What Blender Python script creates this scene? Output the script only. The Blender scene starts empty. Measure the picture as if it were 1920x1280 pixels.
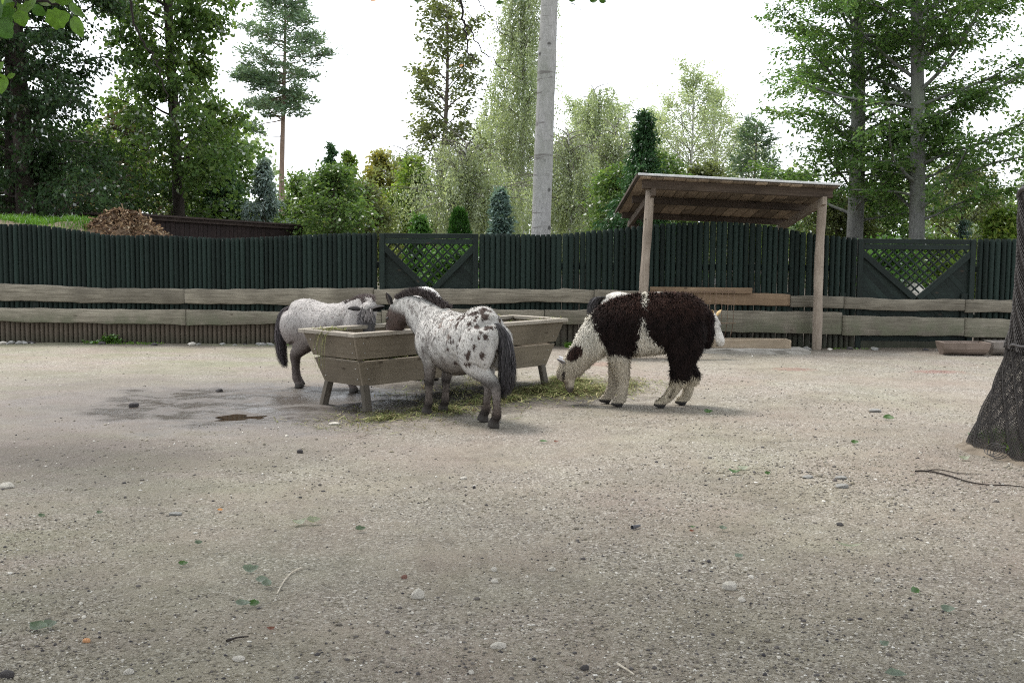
import bpy, bmesh, math, random
import numpy as np
from mathutils import Vector, Matrix
SC = bpy.context.scene
COL = SC.collection
rnd = random.Random(7)
rng = np.random.default_rng(7)
R = math.radians

# ---------------------------------------------------------------- camera, sky, sun, exposure
CAM_H = 1.5
cam_d = bpy.data.cameras.new('camera'); cam_d.lens = 39.4; cam_d.sensor_width = 36
cam_d.clip_start = 0.1; cam_d.clip_end = 2000
cam = bpy.data.objects.new('camera', cam_d); COL.objects.link(cam)
CAM_M = Matrix.Translation((0, 0, CAM_H)) @ Matrix.Rotation(R(90 - 5.1), 4, 'X') @ Matrix.Rotation(R(0.42), 4, 'Z')
cam.matrix_world = CAM_M
SC.camera = cam

SUN_EL, SUN_AZ = 62, 312            # azimuth measured clockwise from +Y
world = bpy.data.worlds.new('World'); SC.world = world; world.use_nodes = True
wn = world.node_tree.nodes; wl = world.node_tree.links; wn.clear()
sky = wn.new('ShaderNodeTexSky'); sky.sky_type = 'NISHITA'; sky.sun_disc = False
sky.sun_elevation = R(SUN_EL); sky.sun_rotation = R(SUN_AZ)
sky.air_density = 1.0; sky.dust_density = 4.0; sky.ozone_density = 1.0
cloud = wn.new('ShaderNodeMix'); cloud.data_type = 'RGBA'          # bright even overcast over the clear sky
cloud.inputs[0].default_value = 0.86
wl.new(sky.outputs['Color'], cloud.inputs[6]); cloud.inputs[7].default_value = (9.3, 9.7, 10.2, 1)
bg = wn.new('ShaderNodeBackground'); bg.inputs['Strength'].default_value = 0.105
wo = wn.new('ShaderNodeOutputWorld')
wl.new(cloud.outputs[2], bg.inputs['Color']); wl.new(bg.outputs[0], wo.inputs['Surface'])

sun_d = bpy.data.lights.new('sun', 'SUN'); sun_d.energy = 1.5; sun_d.angle = R(16); sun_d.color = (1, 0.955, 0.89)
sun = bpy.data.objects.new('sun', sun_d); COL.objects.link(sun)
sdir = Vector((math.sin(R(SUN_AZ)) * math.cos(R(SUN_EL)), math.cos(R(SUN_AZ)) * math.cos(R(SUN_EL)), math.sin(R(SUN_EL))))
sun.rotation_euler = sdir.to_track_quat('Z', 'Y').to_euler()
sun.location = (0, 0, 30)
SC.view_settings.view_transform = 'Standard'; SC.view_settings.look = 'None'
SC.view_settings.exposure = 1.32; SC.view_settings.gamma = 1.0; SC.view_settings.use_curve_mapping = False
SC.render.engine = 'CYCLES'
SC.cycles.use_denoising = False; SC.cycles.filter_width = 1.15
SC.cycles.max_bounces = 8; SC.cycles.transparent_max_bounces = 8

# ---------------------------------------------------------------- helpers
FPX = 39.4 / 36 * 1920
def ray(px, py):
    return (CAM_M.to_3x3() @ Vector(((px - 960) / FPX, -(py - 640) / FPX, -1))).normalized()
def G(px, py, z=0.0):                       # a place on the ground read from the photograph
    d = ray(px, py); t = (z - CAM_H) / d.z
    return Vector((d.x * t, d.y * t, z))
def P(px, py, Y):                           # a place at distance Y
    d = ray(px, py); t = Y / d.y
    return Vector((d.x * t, Y, CAM_H + d.z * t))
def XA(px, Y, py=450): return P(px, py, Y).x
def ZA(px, py, Y): return P(px, py, Y).z

MW = {}                                     # world matrices while building
def setm(o, M, parent=None):
    M = M.copy()
    if parent is not None:
        o.parent = parent; o.matrix_basis = MW[parent.name].inverted() @ M
    else:
        o.matrix_basis = M
    MW[o.name] = M
def tag(o, label=None, cat=None, group=None, kind=None):
    if label: o['label'] = label
    if cat: o['category'] = cat
    if group: o['group'] = group
    if kind: o['kind'] = kind
    return o
def thing(name, label, cat, loc=(0, 0, 0), rotz=0.0, group=None):
    o = bpy.data.objects.new(name, None); o.empty_display_size = 0.1; COL.objects.link(o)
    setm(o, Matrix.Translation(loc) @ Matrix.Rotation(rotz, 4, 'Z'))
    return tag(o, label, cat, group)
def np_mesh(name, V, F, smooth=False, fattr=None, pcol=None):
    """V n x 3; F a list of equal-size index arrays (m x k)"""
    me = bpy.data.meshes.new(name)
    V = np.asarray(V, dtype=np.float32)
    if not isinstance(F, list): F = [F]
    F = [np.asarray(f, dtype=np.int32) for f in F if len(f)]
    me.vertices.add(len(V)); me.vertices.foreach_set('co', V.ravel())
    nl = sum(f.size for f in F); nf = sum(len(f) for f in F)
    me.loops.add(nl); me.polygons.add(nf)
    me.loops.foreach_set('vertex_index', np.concatenate([f.ravel() for f in F]))
    tot = np.concatenate([np.full(len(f), f.shape[1], np.int32) for f in F])
    st = np.concatenate([[0], np.cumsum(tot)[:-1]]).astype(np.int32)
    me.polygons.foreach_set('loop_start', st)
    me.update(calc_edges=True)
    if smooth: me.polygons.foreach_set('use_smooth', np.ones(nf, bool))
    if fattr is not None:
        a = me.attributes.new('v', 'FLOAT', 'FACE'); a.data.foreach_set('value', np.asarray(fattr, np.float32))
    if pcol is not None:
        a = me.attributes.new('Col', 'FLOAT_COLOR', 'POINT')
        c = np.ones((len(V), 4), np.float32); c[:, :3] = pcol; a.data.foreach_set('color', c.ravel())
    me.validate()
    return me
def link(name, me, m=None, parent=None, M=None):
    o = bpy.data.objects.new(name, me); COL.objects.link(o)
    if m is not None:
        if len(me.materials) == 0: me.materials.append(m)
    if M is None: M = MW[parent.name] if parent is not None else Matrix.Identity(4)
    setm(o, M, parent)
    return o
def bm_mesh(name, bm, smooth=False):
    me = bpy.data.meshes.new(name); bm.normal_update(); bm.to_mesh(me); bm.free()
    if smooth: me.polygons.foreach_set('use_smooth', np.ones(len(me.polygons), bool))
    return me
def frame(x, z_hint=(0, 0, 1)):
    x = Vector(x).normalized(); z = Vector(z_hint); z = z - x * z.dot(x)
    if z.length < 1e-5: z = Vector((0, 1, 0)) - x * x.y
    z.normalize(); y = z.cross(x)
    return Matrix(((x.x, y.x, z.x, 0), (x.y, y.y, z.y, 0), (x.z, y.z, z.z, 0), (0, 0, 0, 1)))
def box_mesh(L, W, T, bev=0.004, name='board'):
    bm = bmesh.new(); bmesh.ops.create_cube(bm, size=1)
    for v in bm.verts: v.co = Vector((v.co.x * L, v.co.y * W, v.co.z * T))
    if bev: bmesh.ops.bevel(bm, geom=list(bm.edges), offset=min(bev, W * .3, T * .3), segments=1, affect='EDGES', profile=.5)
    return bm_mesh(name, bm)
def beam(name, a, b, W, T, m, parent, up=(0, 0, 1), bev=0.004):
    """a board from a to b; W across, T along up"""
    a = Vector(a); b = Vector(b); d = b - a
    M = Matrix.Translation((a + b) / 2) @ frame(d, up)
    return link(name, box_mesh(d.length, W, T, bev, name), m, parent, M)
def tube_np(pts, radii, n=8, cap=True):
    pts = np.asarray(pts, float); k = len(pts)
    rad = np.asarray(radii, float)
    t = np.gradient(pts, axis=0); t /= np.linalg.norm(t, axis=1)[:, None] + 1e-9
    ref = np.array([0, 0, 1.]) if abs(t[0][2]) < .8 else np.array([1., 0, 0])
    s = np.cross(t, ref); s /= np.linalg.norm(s, axis=1)[:, None] + 1e-9
    u = np.cross(s, t)
    a = np.linspace(0, 2 * np.pi, n, endpoint=False)
    V = pts[:, None, :] + rad[:, None, None] * (np.cos(a)[None, :, None] * s[:, None, :] + np.sin(a)[None, :, None] * u[:, None, :])
    V = V.reshape(-1, 3)
    i = np.arange(k - 1)[:, None] * n; j = np.arange(n)[None, :]; j2 = (j + 1) % n
    F = np.stack([i + j, i + j2, i + n + j2, i + n + j], -1).reshape(-1, 4)
    return V, F
class Acc:
    def __init__(s): s.V = []; s.F = {}; s.n = 0; s.A = {}
    def add(s, V, F, a=None):
        V = np.asarray(V); F = np.asarray(F) + s.n; k = F.shape[1]
        s.V.append(V); s.F.setdefault(k, []).append(F); s.n += len(V)
        s.A.setdefault(k, []).append(np.full(len(F), 0.5) if a is None else np.asarray(a))
    def mesh(s, name, smooth=False):
        ks = sorted(s.F)
        return np_mesh(name, np.concatenate(s.V), [np.concatenate(s.F[k]) for k in ks], smooth,
                       np.concatenate([np.concatenate(s.A[k]) for k in ks]))
def catmull(P_, sub):
    P_ = np.asarray(P_, float); n = len(P_)
    Q = np.vstack([2 * P_[0] - P_[1], P_, 2 * P_[-1] - P_[-2]])
    out = []
    for i in range(n - 1):
        p0, p1, p2, p3 = Q[i:i + 4]
        for k in range(sub):
            t = k / sub
            out.append(.5 * (2 * p1 + (p2 - p0) * t + (2 * p0 - 5 * p1 + 4 * p2 - p3) * t * t + (3 * p1 - p0 - 3 * p2 + p3) * t ** 3))
    out.append(P_[-1])
    return np.array(out)

# ---------------------------------------------------------------- materials
class NT:
    def __init__(s, name):
        s.m = bpy.data.materials.new(name); s.m.use_nodes = True
        s.n = s.m.node_tree.nodes; s.l = s.m.node_tree.links; s.n.clear()
        s.out = s.n.new('ShaderNodeOutputMaterial')
    def node(s, t, **k):
        x = s.n.new(t)
        for a, v in k.items(): setattr(x, a, v)
        return x
    def coord(s, what='Object', scale=(1, 1, 1), rand=False):
        if what == 'World': o = s.node('ShaderNodeNewGeometry').outputs['Position']
        else: o = s.node('ShaderNodeTexCoord').outputs[what]
        if rand:
            i = s.node('ShaderNodeObjectInfo'); mu = s.node('ShaderNodeVectorMath', operation='MULTIPLY_ADD')
            s.l.new(i.outputs['Random'], mu.inputs[0]); mu.inputs[1].default_value = (37, 53, 71); s.l.new(o, mu.inputs[2]); o = mu.outputs[0]
        mp = s.node('ShaderNodeMapping'); mp.inputs['Scale'].default_value = scale
        s.l.new(o, mp.inputs[0]); return mp.outputs[0]
    def noise(s, co, sc, det=4, rough=.55, dist=0.0):
        x = s.node('ShaderNodeTexNoise'); x.inputs['Scale'].default_value = sc; x.inputs['Detail'].default_value = det
        x.inputs['Roughness'].default_value = rough; x.inputs['Distortion'].default_value = dist
        s.l.new(co, x.inputs['Vector']); return x.outputs['Fac']
    def voro(s, co, sc, feat='F1', out='Distance'):
        x = s.node('ShaderNodeTexVoronoi', feature=feat); x.inputs['Scale'].default_value = sc
        s.l.new(co, x.inputs['Vector']); return x.outputs[out]
    def ramp(s, f, *st):
        x = s.node('ShaderNodeValToRGB'); e = x.color_ramp.elements
        while len(e) < len(st): e.new(.5)
        for i, (p, c) in enumerate(st):
            e[i].position = p; e[i].color = (*c, 1) if len(c) == 3 else c
        s.l.new(f, x.inputs[0]); return x.outputs[0]
    def mr(s, f, a, b, c=0, d=1):
        x = s.node('ShaderNodeMapRange'); s.l.new(f, x.inputs[0])
        for i, v in enumerate((a, b, c, d)): x.inputs[1 + i].default_value = v
        return x.outputs[0]
    def mix(s, f, a, b, mode='MIX'):
        x = s.node('ShaderNodeMix', data_type='RGBA', blend_type=mode)
        for sock, v in ((x.inputs[0], f), (x.inputs[6], a), (x.inputs[7], b)):
            if hasattr(v, 'links') or hasattr(v, 'is_linked'): s.l.new(v, sock)
            elif isinstance(v, (int, float)): sock.default_value = v
            else: sock.default_value = (*v, 1)
        return x.outputs[2]
    def math(s, op, a, b=None):
        x = s.node('ShaderNodeMath', operation=op)
        for i, v in enumerate((a, b)):
            if v is None: continue
            if isinstance(v, (int, float)): x.inputs[i].default_value = v
            else: s.l.new(v, x.inputs[i])
        return x.outputs[0]
    def bump(s, h, st=.3, dist=.01):
        x = s.node('ShaderNodeBump'); x.inputs['Strength'].default_value = st; x.inputs['Distance'].default_value = dist
        s.l.new(h, x.inputs['Height']); return x.outputs[0]
    def pbsdf(s, col, rough=.8, nrm=None, spec=.3, metal=0):
        x = s.node('ShaderNodeBsdfPrincipled')
        if isinstance(col, tuple): x.inputs['Base Color'].default_value = (*col, 1)
        else: s.l.new(col, x.inputs['Base Color'])
        if isinstance(rough, (int, float)): x.inputs['Roughness'].default_value = rough
        else: s.l.new(rough, x.inputs['Roughness'])
        (setattr(x.inputs['Specular IOR Level'], 'default_value', spec) if isinstance(spec, (int, float)) else s.l.new(spec, x.inputs['Specular IOR Level'])); x.inputs['Metallic'].default_value = metal
        if nrm is not None: s.l.new(nrm, x.inputs['Normal'])
        return x.outputs[0]
    def fin(s, sh): s.l.new(sh, s.out.inputs['Surface']); return s.m

def wood_mat(name, c1, c2, grain=(1.2, 22, 22), rough=.8, bump=.35, stain=None, var=.35):
    t = NT(name); co = t.coord('Object', grain, rand=True)
    n = t.noise(co, 3.0, 6, .6, .6)
    col = t.ramp(n, (.3, c1), (.7, c2))
    co2 = t.coord('Object', (1, 1, 1), rand=True)
    n2 = t.noise(co2, 2.2, 4)
    col = t.mix(t.mr(n2, .35, .7, 0, .65), col, tuple(x * .62 for x in c1))
    oi = t.node('ShaderNodeObjectInfo')
    hsv = t.node('ShaderNodeHueSaturation'); t.l.new(col, hsv.inputs['Color'])
    t.l.new(t.mr(oi.outputs['Random'], 0, 1, 1 - var, 1 + var * .7), hsv.inputs['Value']); col = hsv.outputs[0]
    kn = t.voro(t.coord('Object', (2.6, 6, 6), rand=True), 1.1)          # knots
    col = t.mix(t.mr(kn, .05, .11, .75, 0), col, (.045, .032, .022))
    if stain:
        pos = t.node('ShaderNodeNewGeometry').outputs['Position']; sep = t.node('ShaderNodeSeparateXYZ'); t.l.new(pos, sep.inputs[0])
        f = t.math('MULTIPLY', t.mr(sep.outputs[2], stain[0], stain[1], 1, 0), t.mr(t.noise(co2, 5, 4), .35, .6, 0, 1))
        col = t.mix(f, col, stain[2])
    return t.fin(t.pbsdf(col, rough, t.bump(n, bump, .006), .25))
def simple_mat(name, c1, c2, scale=6, rough=.85, bump=.3, bd=.01, spec=.25, co='Object', sc=(1, 1, 1), metal=0):
    t = NT(name); c = t.coord(co, sc); n = t.noise(c, scale, 6, .6)
    return t.fin(t.pbsdf(t.ramp(n, (.3, c1), (.7, c2)), rough, t.bump(n, bump, bd), spec, metal))
def leaf_mat(name, c1, c2, c3=None, trans=.45, gloss=.05):
    """colour varies leaf by leaf; light shines through"""
    t = NT(name); a = t.node('ShaderNodeAttribute', attribute_name='v').outputs['Fac']
    col = t.ramp(a, (0., c1), (.55, c2), (1., c3 or c2))
    n = t.noise(t.coord('Object'), .35, 2)
    hsv = t.node('ShaderNodeHueSaturation'); t.l.new(col, hsv.inputs['Color'])
    t.l.new(t.mr(n, .3, .7, .75, 1.25), hsv.inputs['Value']); col = hsv.outputs[0]
    d = t.node('ShaderNodeBsdfDiffuse'); t.l.new(col, d.inputs[0])
    tr = t.node('ShaderNodeBsdfTranslucent'); t.l.new(t.mix(1.0, col, (1.25, 1.3, .7), 'MULTIPLY'), tr.inputs[0])
    m1 = t.node('ShaderNodeMixShader'); m1.inputs[0].default_value = trans
    t.l.new(d.outputs[0], m1.inputs[1]); t.l.new(tr.outputs[0], m1.inputs[2])
    g = t.node('ShaderNodeBsdfGlossy'); g.inputs['Roughness'].default_value = .38
    m2 = t.node('ShaderNodeMixShader'); fr = t.node('ShaderNodeFresnel'); fr.inputs[0].default_value = 1.4
    t.l.new(t.math('MULTIPLY', fr.outputs[0], gloss * 4), m2.inputs[0])
    t.l.new(m1.outputs[0], m2.inputs[1]); t.l.new(g.outputs[0], m2.inputs[2])
    return t.fin(m2.outputs[0])
def coat_mat(name, rough=.75, sheen=.0):
    t = NT(name); a = t.node('ShaderNodeAttribute', attribute_name='Col').outputs['Color']
    n = t.noise(t.coord('Object'), 90, 3)
    return t.fin(t.pbsdf(a, rough, t.bump(n, .25, .004), .2))
# ---------------------------------------------------------------- ground
def smooth_noise(x, y, seed, sc):
    r = np.random.default_rng(seed); out = np.zeros_like(x)
    for k in range(10):
        a = r.uniform(0, 2 * np.pi); f = sc * r.uniform(.6, 1.7); ph = r.uniform(0, 6.28)
        out += np.sin((x * np.cos(a) + y * np.sin(a)) * f + ph)
    return out / 10
PUD = G(448, 780)
WET = G(400, 752)
def ground_h(x, y):
    h = .010 * smooth_noise(x, y, 1, 1.6) + .006 * smooth_noise(x, y, 2, 7) 
    mud = np.exp(-(((x - WET.x) / 2.3) ** 2 + ((y - WET.y) / 1.8) ** 2) ** 2)
    h = h + mud * (.014 * smooth_noise(x, y, 3, 14) + .011 * smooth_noise(x, y, 5, 36))
    q = ((x - PUD.x) / .34) ** 2 + ((y - PUD.y) / .30) ** 2
    h = h - .022 * np.exp(-q * 1.2)
    far = np.clip((np.abs(x) - 9) / 3, 0, 1) + np.clip((y - 15.6) / .5, 0, 1) + np.clip((2 - y) / 2, 0, 1)
    return h * np.clip(1 - far, 0, 1)
def axis(lo, hi, step, far):
    a = list(np.arange(lo, hi + 1e-6, step)); s = step
    l = []; v = lo
    while v > -far: s *= 1.4; v -= s; l.append(v)
    s = step; r_ = []; v = hi
    while v < far: s *= 1.4; v += s; r_.append(v)
    return np.array(l[::-1] + a + r_)
gx = axis(-6.5, 6.5, .045, 420); gy = axis(3.4, 16.6, .045, 420)
X, Y = np.meshgrid(gx, gy)
Z = ground_h(X, Y)
V = np.stack([X, Y, Z], -1).reshape(-1, 3); nx, ny = len(gx), len(gy)
i = np.arange(ny - 1)[:, None] * nx + np.arange(nx - 1)[None, :]
F = np.stack([i, i + 1, i + nx + 1, i + nx], -1).reshape(-1, 4)
t = NT('gravel_ground'); co = t.coord('World')
big = t.noise(co, .45, 4, .6); mid = t.noise(co, 2.3, 5, .65); fine = t.noise(co, 26, 5, .7)
col = t.ramp(mid, (.25, (.124, .106, .077)), (.48, (.206, .183, .138)), (.75, (.295, .270, .208)))
col = t.mix(t.mr(big, .40, .62, 0, .75), col, (.235, .185, .155))
col = t.mix(t.mr(t.noise(co, .8, 5, .6), .52, .68, 0, .5), col, (.15, .135, .115))
col = t.mix(t.mr(t.noise(t.coord('World', (1, .45, 1)), .9, 3), .55, .7, 0, .35), col, (.245, .255, .18))   # a touch of green film
v1 = t.node('ShaderNodeTexVoronoi'); v1.inputs['Scale'].default_value = 95; t.l.new(co, v1.inputs['Vector'])
v2 = t.node('ShaderNodeTexVoronoi'); v2.inputs['Scale'].default_value = 42; t.l.new(co, v2.inputs['Vector'])
s1 = t.node('ShaderNodeSeparateColor'); t.l.new(v1.outputs['Color'], s1.inputs[0])
s2 = t.node('ShaderNodeSeparateColor'); t.l.new(v2.outputs['Color'], s2.inputs[0])
grit = t.mr(t.noise(co, 1.1, 4, .7), .38, .62, .25, 1)
peb = t.ramp(s1.outputs[0], (.0, (.06, .057, .055)), (.3, (.15, .135, .118)), (.6, (.26, .232, .196)), (.85, (.38, .355, .315)), (1, (.62, .6, .56)))
col = t.mix(t.math('MULTIPLY', grit, .52), col, peb)
peb2 = t.ramp(s2.outputs[1], (.0, (.07, .068, .068)), (.45, (.27, .24, .2)), (.9, (.55, .52, .47)))
col = t.mix(t.math('MULTIPLY', t.math('GREATER_THAN', s2.outputs[0], .74), t.math('MULTIPLY', grit, t.mr(v2.outputs['Distance'], .25, .4, 1, 0))), col, peb2)
# rusty crumbs spilled near the shelter, wet mud by the trough, shade painted beneath it
pos = t.node('ShaderNodeNewGeometry').outputs['Position']
def blob(cx, cy, rx, ry, seedscale=1.2, amp=.9):
    mp = t.node('ShaderNodeMapping', vector_type='POINT'); mp.inputs['Location'].default_value = (-cx / rx, -cy / ry, 0); mp.inputs['Scale'].default_value = (1 / rx, 1 / ry, 0)
    t.l.new(pos, mp.inputs[0]); ln = t.node('ShaderNodeVectorMath', operation='LENGTH'); t.l.new(mp.outputs[0], ln.inputs[0])
    return t.math('ADD', ln.outputs['Value'], t.math('MULTIPLY', t.math('SUBTRACT', t.noise(co, seedscale, 6, .65), .5), amp * 2))
for (px, py, rx, ry, a) in ((1490, 692, .28, .22, .3), (1757, 697, .35, .2, .38), (1130, 682, .35, .3, .3)):
    c = G(px, py); b = blob(c.x, c.y, rx, ry, 14, 1.2)
    col = t.mix(t.mr(b, .5, 1.1, a, 0), col, (.2, .045, .035))
wet = t.mr(blob(WET.x + .35, WET.y - .1, 1.85, 1.6, 1.7, .8), .6, 1.15, 1, 0)
wet2 = t.mr(blob(G(60, 850).x, G(60, 850).y, 1.9, .8, 1.4, .9), .3, 1.3, .6, 0)
wetall = t.math('MAXIMUM', wet, wet2)
under = t.mr(blob(-.55, 10.9, 1.6, 1.1, 2, .6), .5, 1.1, 1, 0)  # shade below the trough, painted into the ground colour
moist = t.mr(blob(G(230, 770).x, G(230, 770).y, 3.5, 3.2, .8, .8), .3, 1.25, 1, 0)
fl1 = t.noise(t.coord('World', (1, .6, 1)), 11, 7, .75); col = t.mix(t.mr(fl1, .30, .46, .55, 0), col, (.085, .075, .062)); col = t.mix(t.mr(fl1, .56, .75, 0, .4), col, (.42, .395, .34))
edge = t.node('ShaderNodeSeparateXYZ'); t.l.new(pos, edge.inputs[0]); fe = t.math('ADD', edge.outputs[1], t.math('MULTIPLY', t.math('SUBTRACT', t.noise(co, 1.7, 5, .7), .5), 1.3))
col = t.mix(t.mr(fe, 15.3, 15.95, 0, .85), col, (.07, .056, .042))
gf = t.math('MULTIPLY', t.mr(edge.outputs[0], -.5, -3, 0, 1), t.mr(t.noise(t.coord('World', (.5, 1.4, 1)), 1.3, 5, .6), .42, .62, 0, .5)); col = t.mix(gf, col, (.17, .18, .105))
col = t.mix(t.math('MULTIPLY', moist, .74), col, (.125, .106, .098))
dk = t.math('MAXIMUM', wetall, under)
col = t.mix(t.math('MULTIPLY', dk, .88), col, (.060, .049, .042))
col = t.mix(t.math('MULTIPLY', under, .85), col, (.022, .019, .015))  # deepens the painted trough shade to near black
puddle_edge = t.mr(t.noise(t.coord('World', (.55, 1, 1)), 4.0, 6, .65), .38, .52, 0, 1)
rough = t.math('SUBTRACT', .9, t.math('ADD', t.math('MULTIPLY', t.math('MULTIPLY', wet, puddle_edge), .54), t.math('MULTIPLY', moist, .12)))
hh = t.math('ADD', t.math('MULTIPLY', fine, .6), t.math('MULTIPLY', t.math('SUBTRACT', 1, v1.outputs['Distance']), .8))
hh = t.math('ADD', hh, t.math('MULTIPLY', t.math('SUBTRACT', 1, v2.outputs['Distance']), .6))
hh = t.math('MULTIPLY', hh, t.math('SUBTRACT', 1, t.math('MULTIPLY', wet, .82)))
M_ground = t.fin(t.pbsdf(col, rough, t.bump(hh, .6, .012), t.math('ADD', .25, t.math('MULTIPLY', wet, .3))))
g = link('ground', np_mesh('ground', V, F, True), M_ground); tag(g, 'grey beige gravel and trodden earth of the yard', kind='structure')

# puddle: a thin sheet of brown water in the hollow
ang = np.linspace(0, 2 * np.pi, 40, endpoint=False)
rr = .8 + .25 * np.sin(2 * ang + 2.6) + .22 * np.sin(3 * ang + 1) + .16 * np.sin(5 * ang) + .10 * np.sin(9 * ang + 2)
pv = np.stack([PUD.x + .30 * rr * np.cos(ang), PUD.y + .27 * rr * np.sin(ang), np.full(40, -.013)], -1)
t = NT('puddle_water'); nz = t.noise(t.coord('World'), 12, 2)
M_pud = t.fin(t.pbsdf((.05, .034, .023), .03, t.bump(nz, .05, .004), .5))
o = link('puddle', np_mesh('puddle', pv, np.arange(40)[None, :]), M_pud); tag(o, 'small brown puddle in the wet mud', kind='structure')

# loose gravel on the yard: more than anyone could count
def ico():
    bm = bmesh.new(); bmesh.ops.create_icosphere(bm, subdivisions=1, radius=1)
    v = np.array([x.co[:] for x in bm.verts]); f = np.array([[q.index for q in p.verts] for p in bm.faces]); bm.free(); return v, f
ICO = ico()
OCT = (np.array([(1, 0, 0), (-1, 0, 0), (0, 1, 0), (0, -1, 0), (0, 0, 1), (0, 0, -1)], float),
       np.array([(0, 2, 4), (2, 1, 4), (1, 3, 4), (3, 0, 4), (2, 0, 5), (1, 2, 5), (3, 1, 5), (0, 3, 5)]))
def pebbles(base, n, smin, smax, seed):
    r = np.random.default_rng(seed); bv, bf = base
    y = np.exp(r.uniform(np.log(3.7), np.log(15.6), n)); x = r.uniform(-1, 1, n) * (.56 * y + .6)
    d = .5 + .5 * smooth_noise(x, y, 21, 1.9) * 2.2 + .25 * smooth_noise(x, y, 22, 6)
    d = d * np.interp(y, [4, 6, 8.5, 12], [1, .9, .5, .4]) * np.where(y > 6, np.interp(x, [-2, 1.5], [.3, 1]), 1)
    keep = r.uniform(0, 1, n) < np.clip(d, .05, 1); x, y = x[keep], y[keep]; n = len(x)
    wetd = ((x - WET.x) / 1.5) ** 2 + ((y - WET.y) / 1.3) ** 2
    keep = (wetd > 1) | (r.uniform(0, 1, n) < .05); x, y = x[keep], y[keep]; n = len(x)
    s = smin * (smax / smin) ** (r.uniform(0, 1, n) ** 2.2)
    s *= np.clip(y / 6, .9, 1.15)
    jit = r.uniform(.65, 1.25, (n, len(bv), 1))
    ax = np.stack([s * r.uniform(.8, 1.4, n), s * r.uniform(.7, 1.1, n), s * r.uniform(.45, .8, n)], -1)
    L = bv[None] * jit * ax[:, None, :]
    a = r.uniform(0, 6.28, n); ca, sa = np.cos(a)[:, None], np.sin(a)[:, None]
    V = np.stack([L[..., 0] * ca - L[..., 1] * sa + x[:, None], L[..., 0] * sa + L[..., 1] * ca + y[:, None], L[..., 2] + (ground_h(x, y) + ax[:, 2] * .35)[:, None]], -1)
    F = (bf[None] + (np.arange(n) * len(bv))[:, None, None])
    tone = np.clip(r.normal(.55, .24, n), 0, 1)
    return V.reshape(-1, 3), F.reshape(-1, 3), np.repeat(tone, len(bf))
acc = Acc()
acc.add(*pebbles(OCT, 150000, .0035, .0095, 31))
acc.add(*pebbles(ICO, 7000, .006, .015, 32))
t = NT('gravel_stone'); a = t.node('ShaderNodeAttribute', attribute_name='v').outputs['Fac']
col = t.ramp(a, (0, (.036, .034, .039)), (.25, (.11, .099, .095)), (.5, (.225, .198, .150)), (.75, (.34, .308, .25)), (1, (.64, .61, .56)))
M_peb = t.fin(t.pbsdf(col, .8, None, .25))
o = link('gravel', acc.mesh('gravel'), M_peb); tag(o, 'loose small grey and white gravel strewn over the yard', kind='stuff')

# ---------------------------------------------------------------- log pale fence with rails
FY = 16.15
def fence_mat():
    t = NT('green_stained_log'); pos = t.node('ShaderNodeNewGeometry').outputs['Position']
    sep = t.node('ShaderNodeSeparateXYZ'); t.l.new(pos, sep.inputs[0])
    co = t.coord('Object', (18, 18, 1.4), rand=True); n = t.noise(co, 1.6, 5, .6)
    oi = t.node('ShaderNodeObjectInfo')
    col = t.ramp(n, (.3, (.0055, .0120, .0098)), (.75, (.017, .0285, .0235)))
    hsv = t.node('ShaderNodeHueSaturation'); t.l.new(col, hsv.inputs['Color']); t.l.new(t.mr(oi.outputs['Random'], 0, 1, .65, 1.35), hsv.inputs['Value'])
    bare = t.ramp(n, (.3, (.05, .039, .03)), (.7, (.125, .10, .075)))
    w = t.noise(t.coord('World', (7, 7, 2.5)), 1.5, 4)
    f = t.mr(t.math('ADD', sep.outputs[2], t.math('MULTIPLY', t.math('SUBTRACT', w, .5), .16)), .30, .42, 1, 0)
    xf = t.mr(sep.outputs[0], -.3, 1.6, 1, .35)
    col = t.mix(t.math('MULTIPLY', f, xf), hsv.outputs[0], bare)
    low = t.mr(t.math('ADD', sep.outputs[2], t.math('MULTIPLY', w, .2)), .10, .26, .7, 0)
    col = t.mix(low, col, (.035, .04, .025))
    spk = t.mr(t.noise(t.coord('World'), 45, 2), .74, .78, 0, .35)
    col = t.mix(spk, col, (.16, .17, .15))
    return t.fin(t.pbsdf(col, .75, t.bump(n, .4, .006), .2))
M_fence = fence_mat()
M_fence_flat = wood_mat('green_stained_board', (.0065, .013, .0108), (.0165, .027, .0225), (1.2, 22, 22), .7, .3, None, .25)
M_rail = wood_mat('weathered_board', (.12, .105, .08), (.30, .27, .215), (1.0, 16, 16), .85, .6, (.30, .50, (.13, .13, .09)), .2)
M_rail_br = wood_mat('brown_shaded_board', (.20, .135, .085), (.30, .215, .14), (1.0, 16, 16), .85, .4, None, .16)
prof = [(-400, 424), (0, 420), (50, 420), (100, 425), (150, 432), (200, 440), (250, 442), (280, 440), (320, 442), (400, 446), (450, 446), (500, 444), (560, 441),
        (600, 439), (650, 437), (710, 437), (900, 438), (940, 438), (1000, 440), (1050, 439), (1100, 434), (1159, 428), (1233, 420), (1300, 417), (1352, 415), (1412, 419),
        (1471, 428), (1530, 439), (1600, 446), (1830, 448), (1900, 448), (2400, 446)]
prof_x = np.array([XA(p[0], FY, p[1]) for p in prof]); prof_z = np.array([ZA(p[0], p[1], FY) for p in prof])
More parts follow.
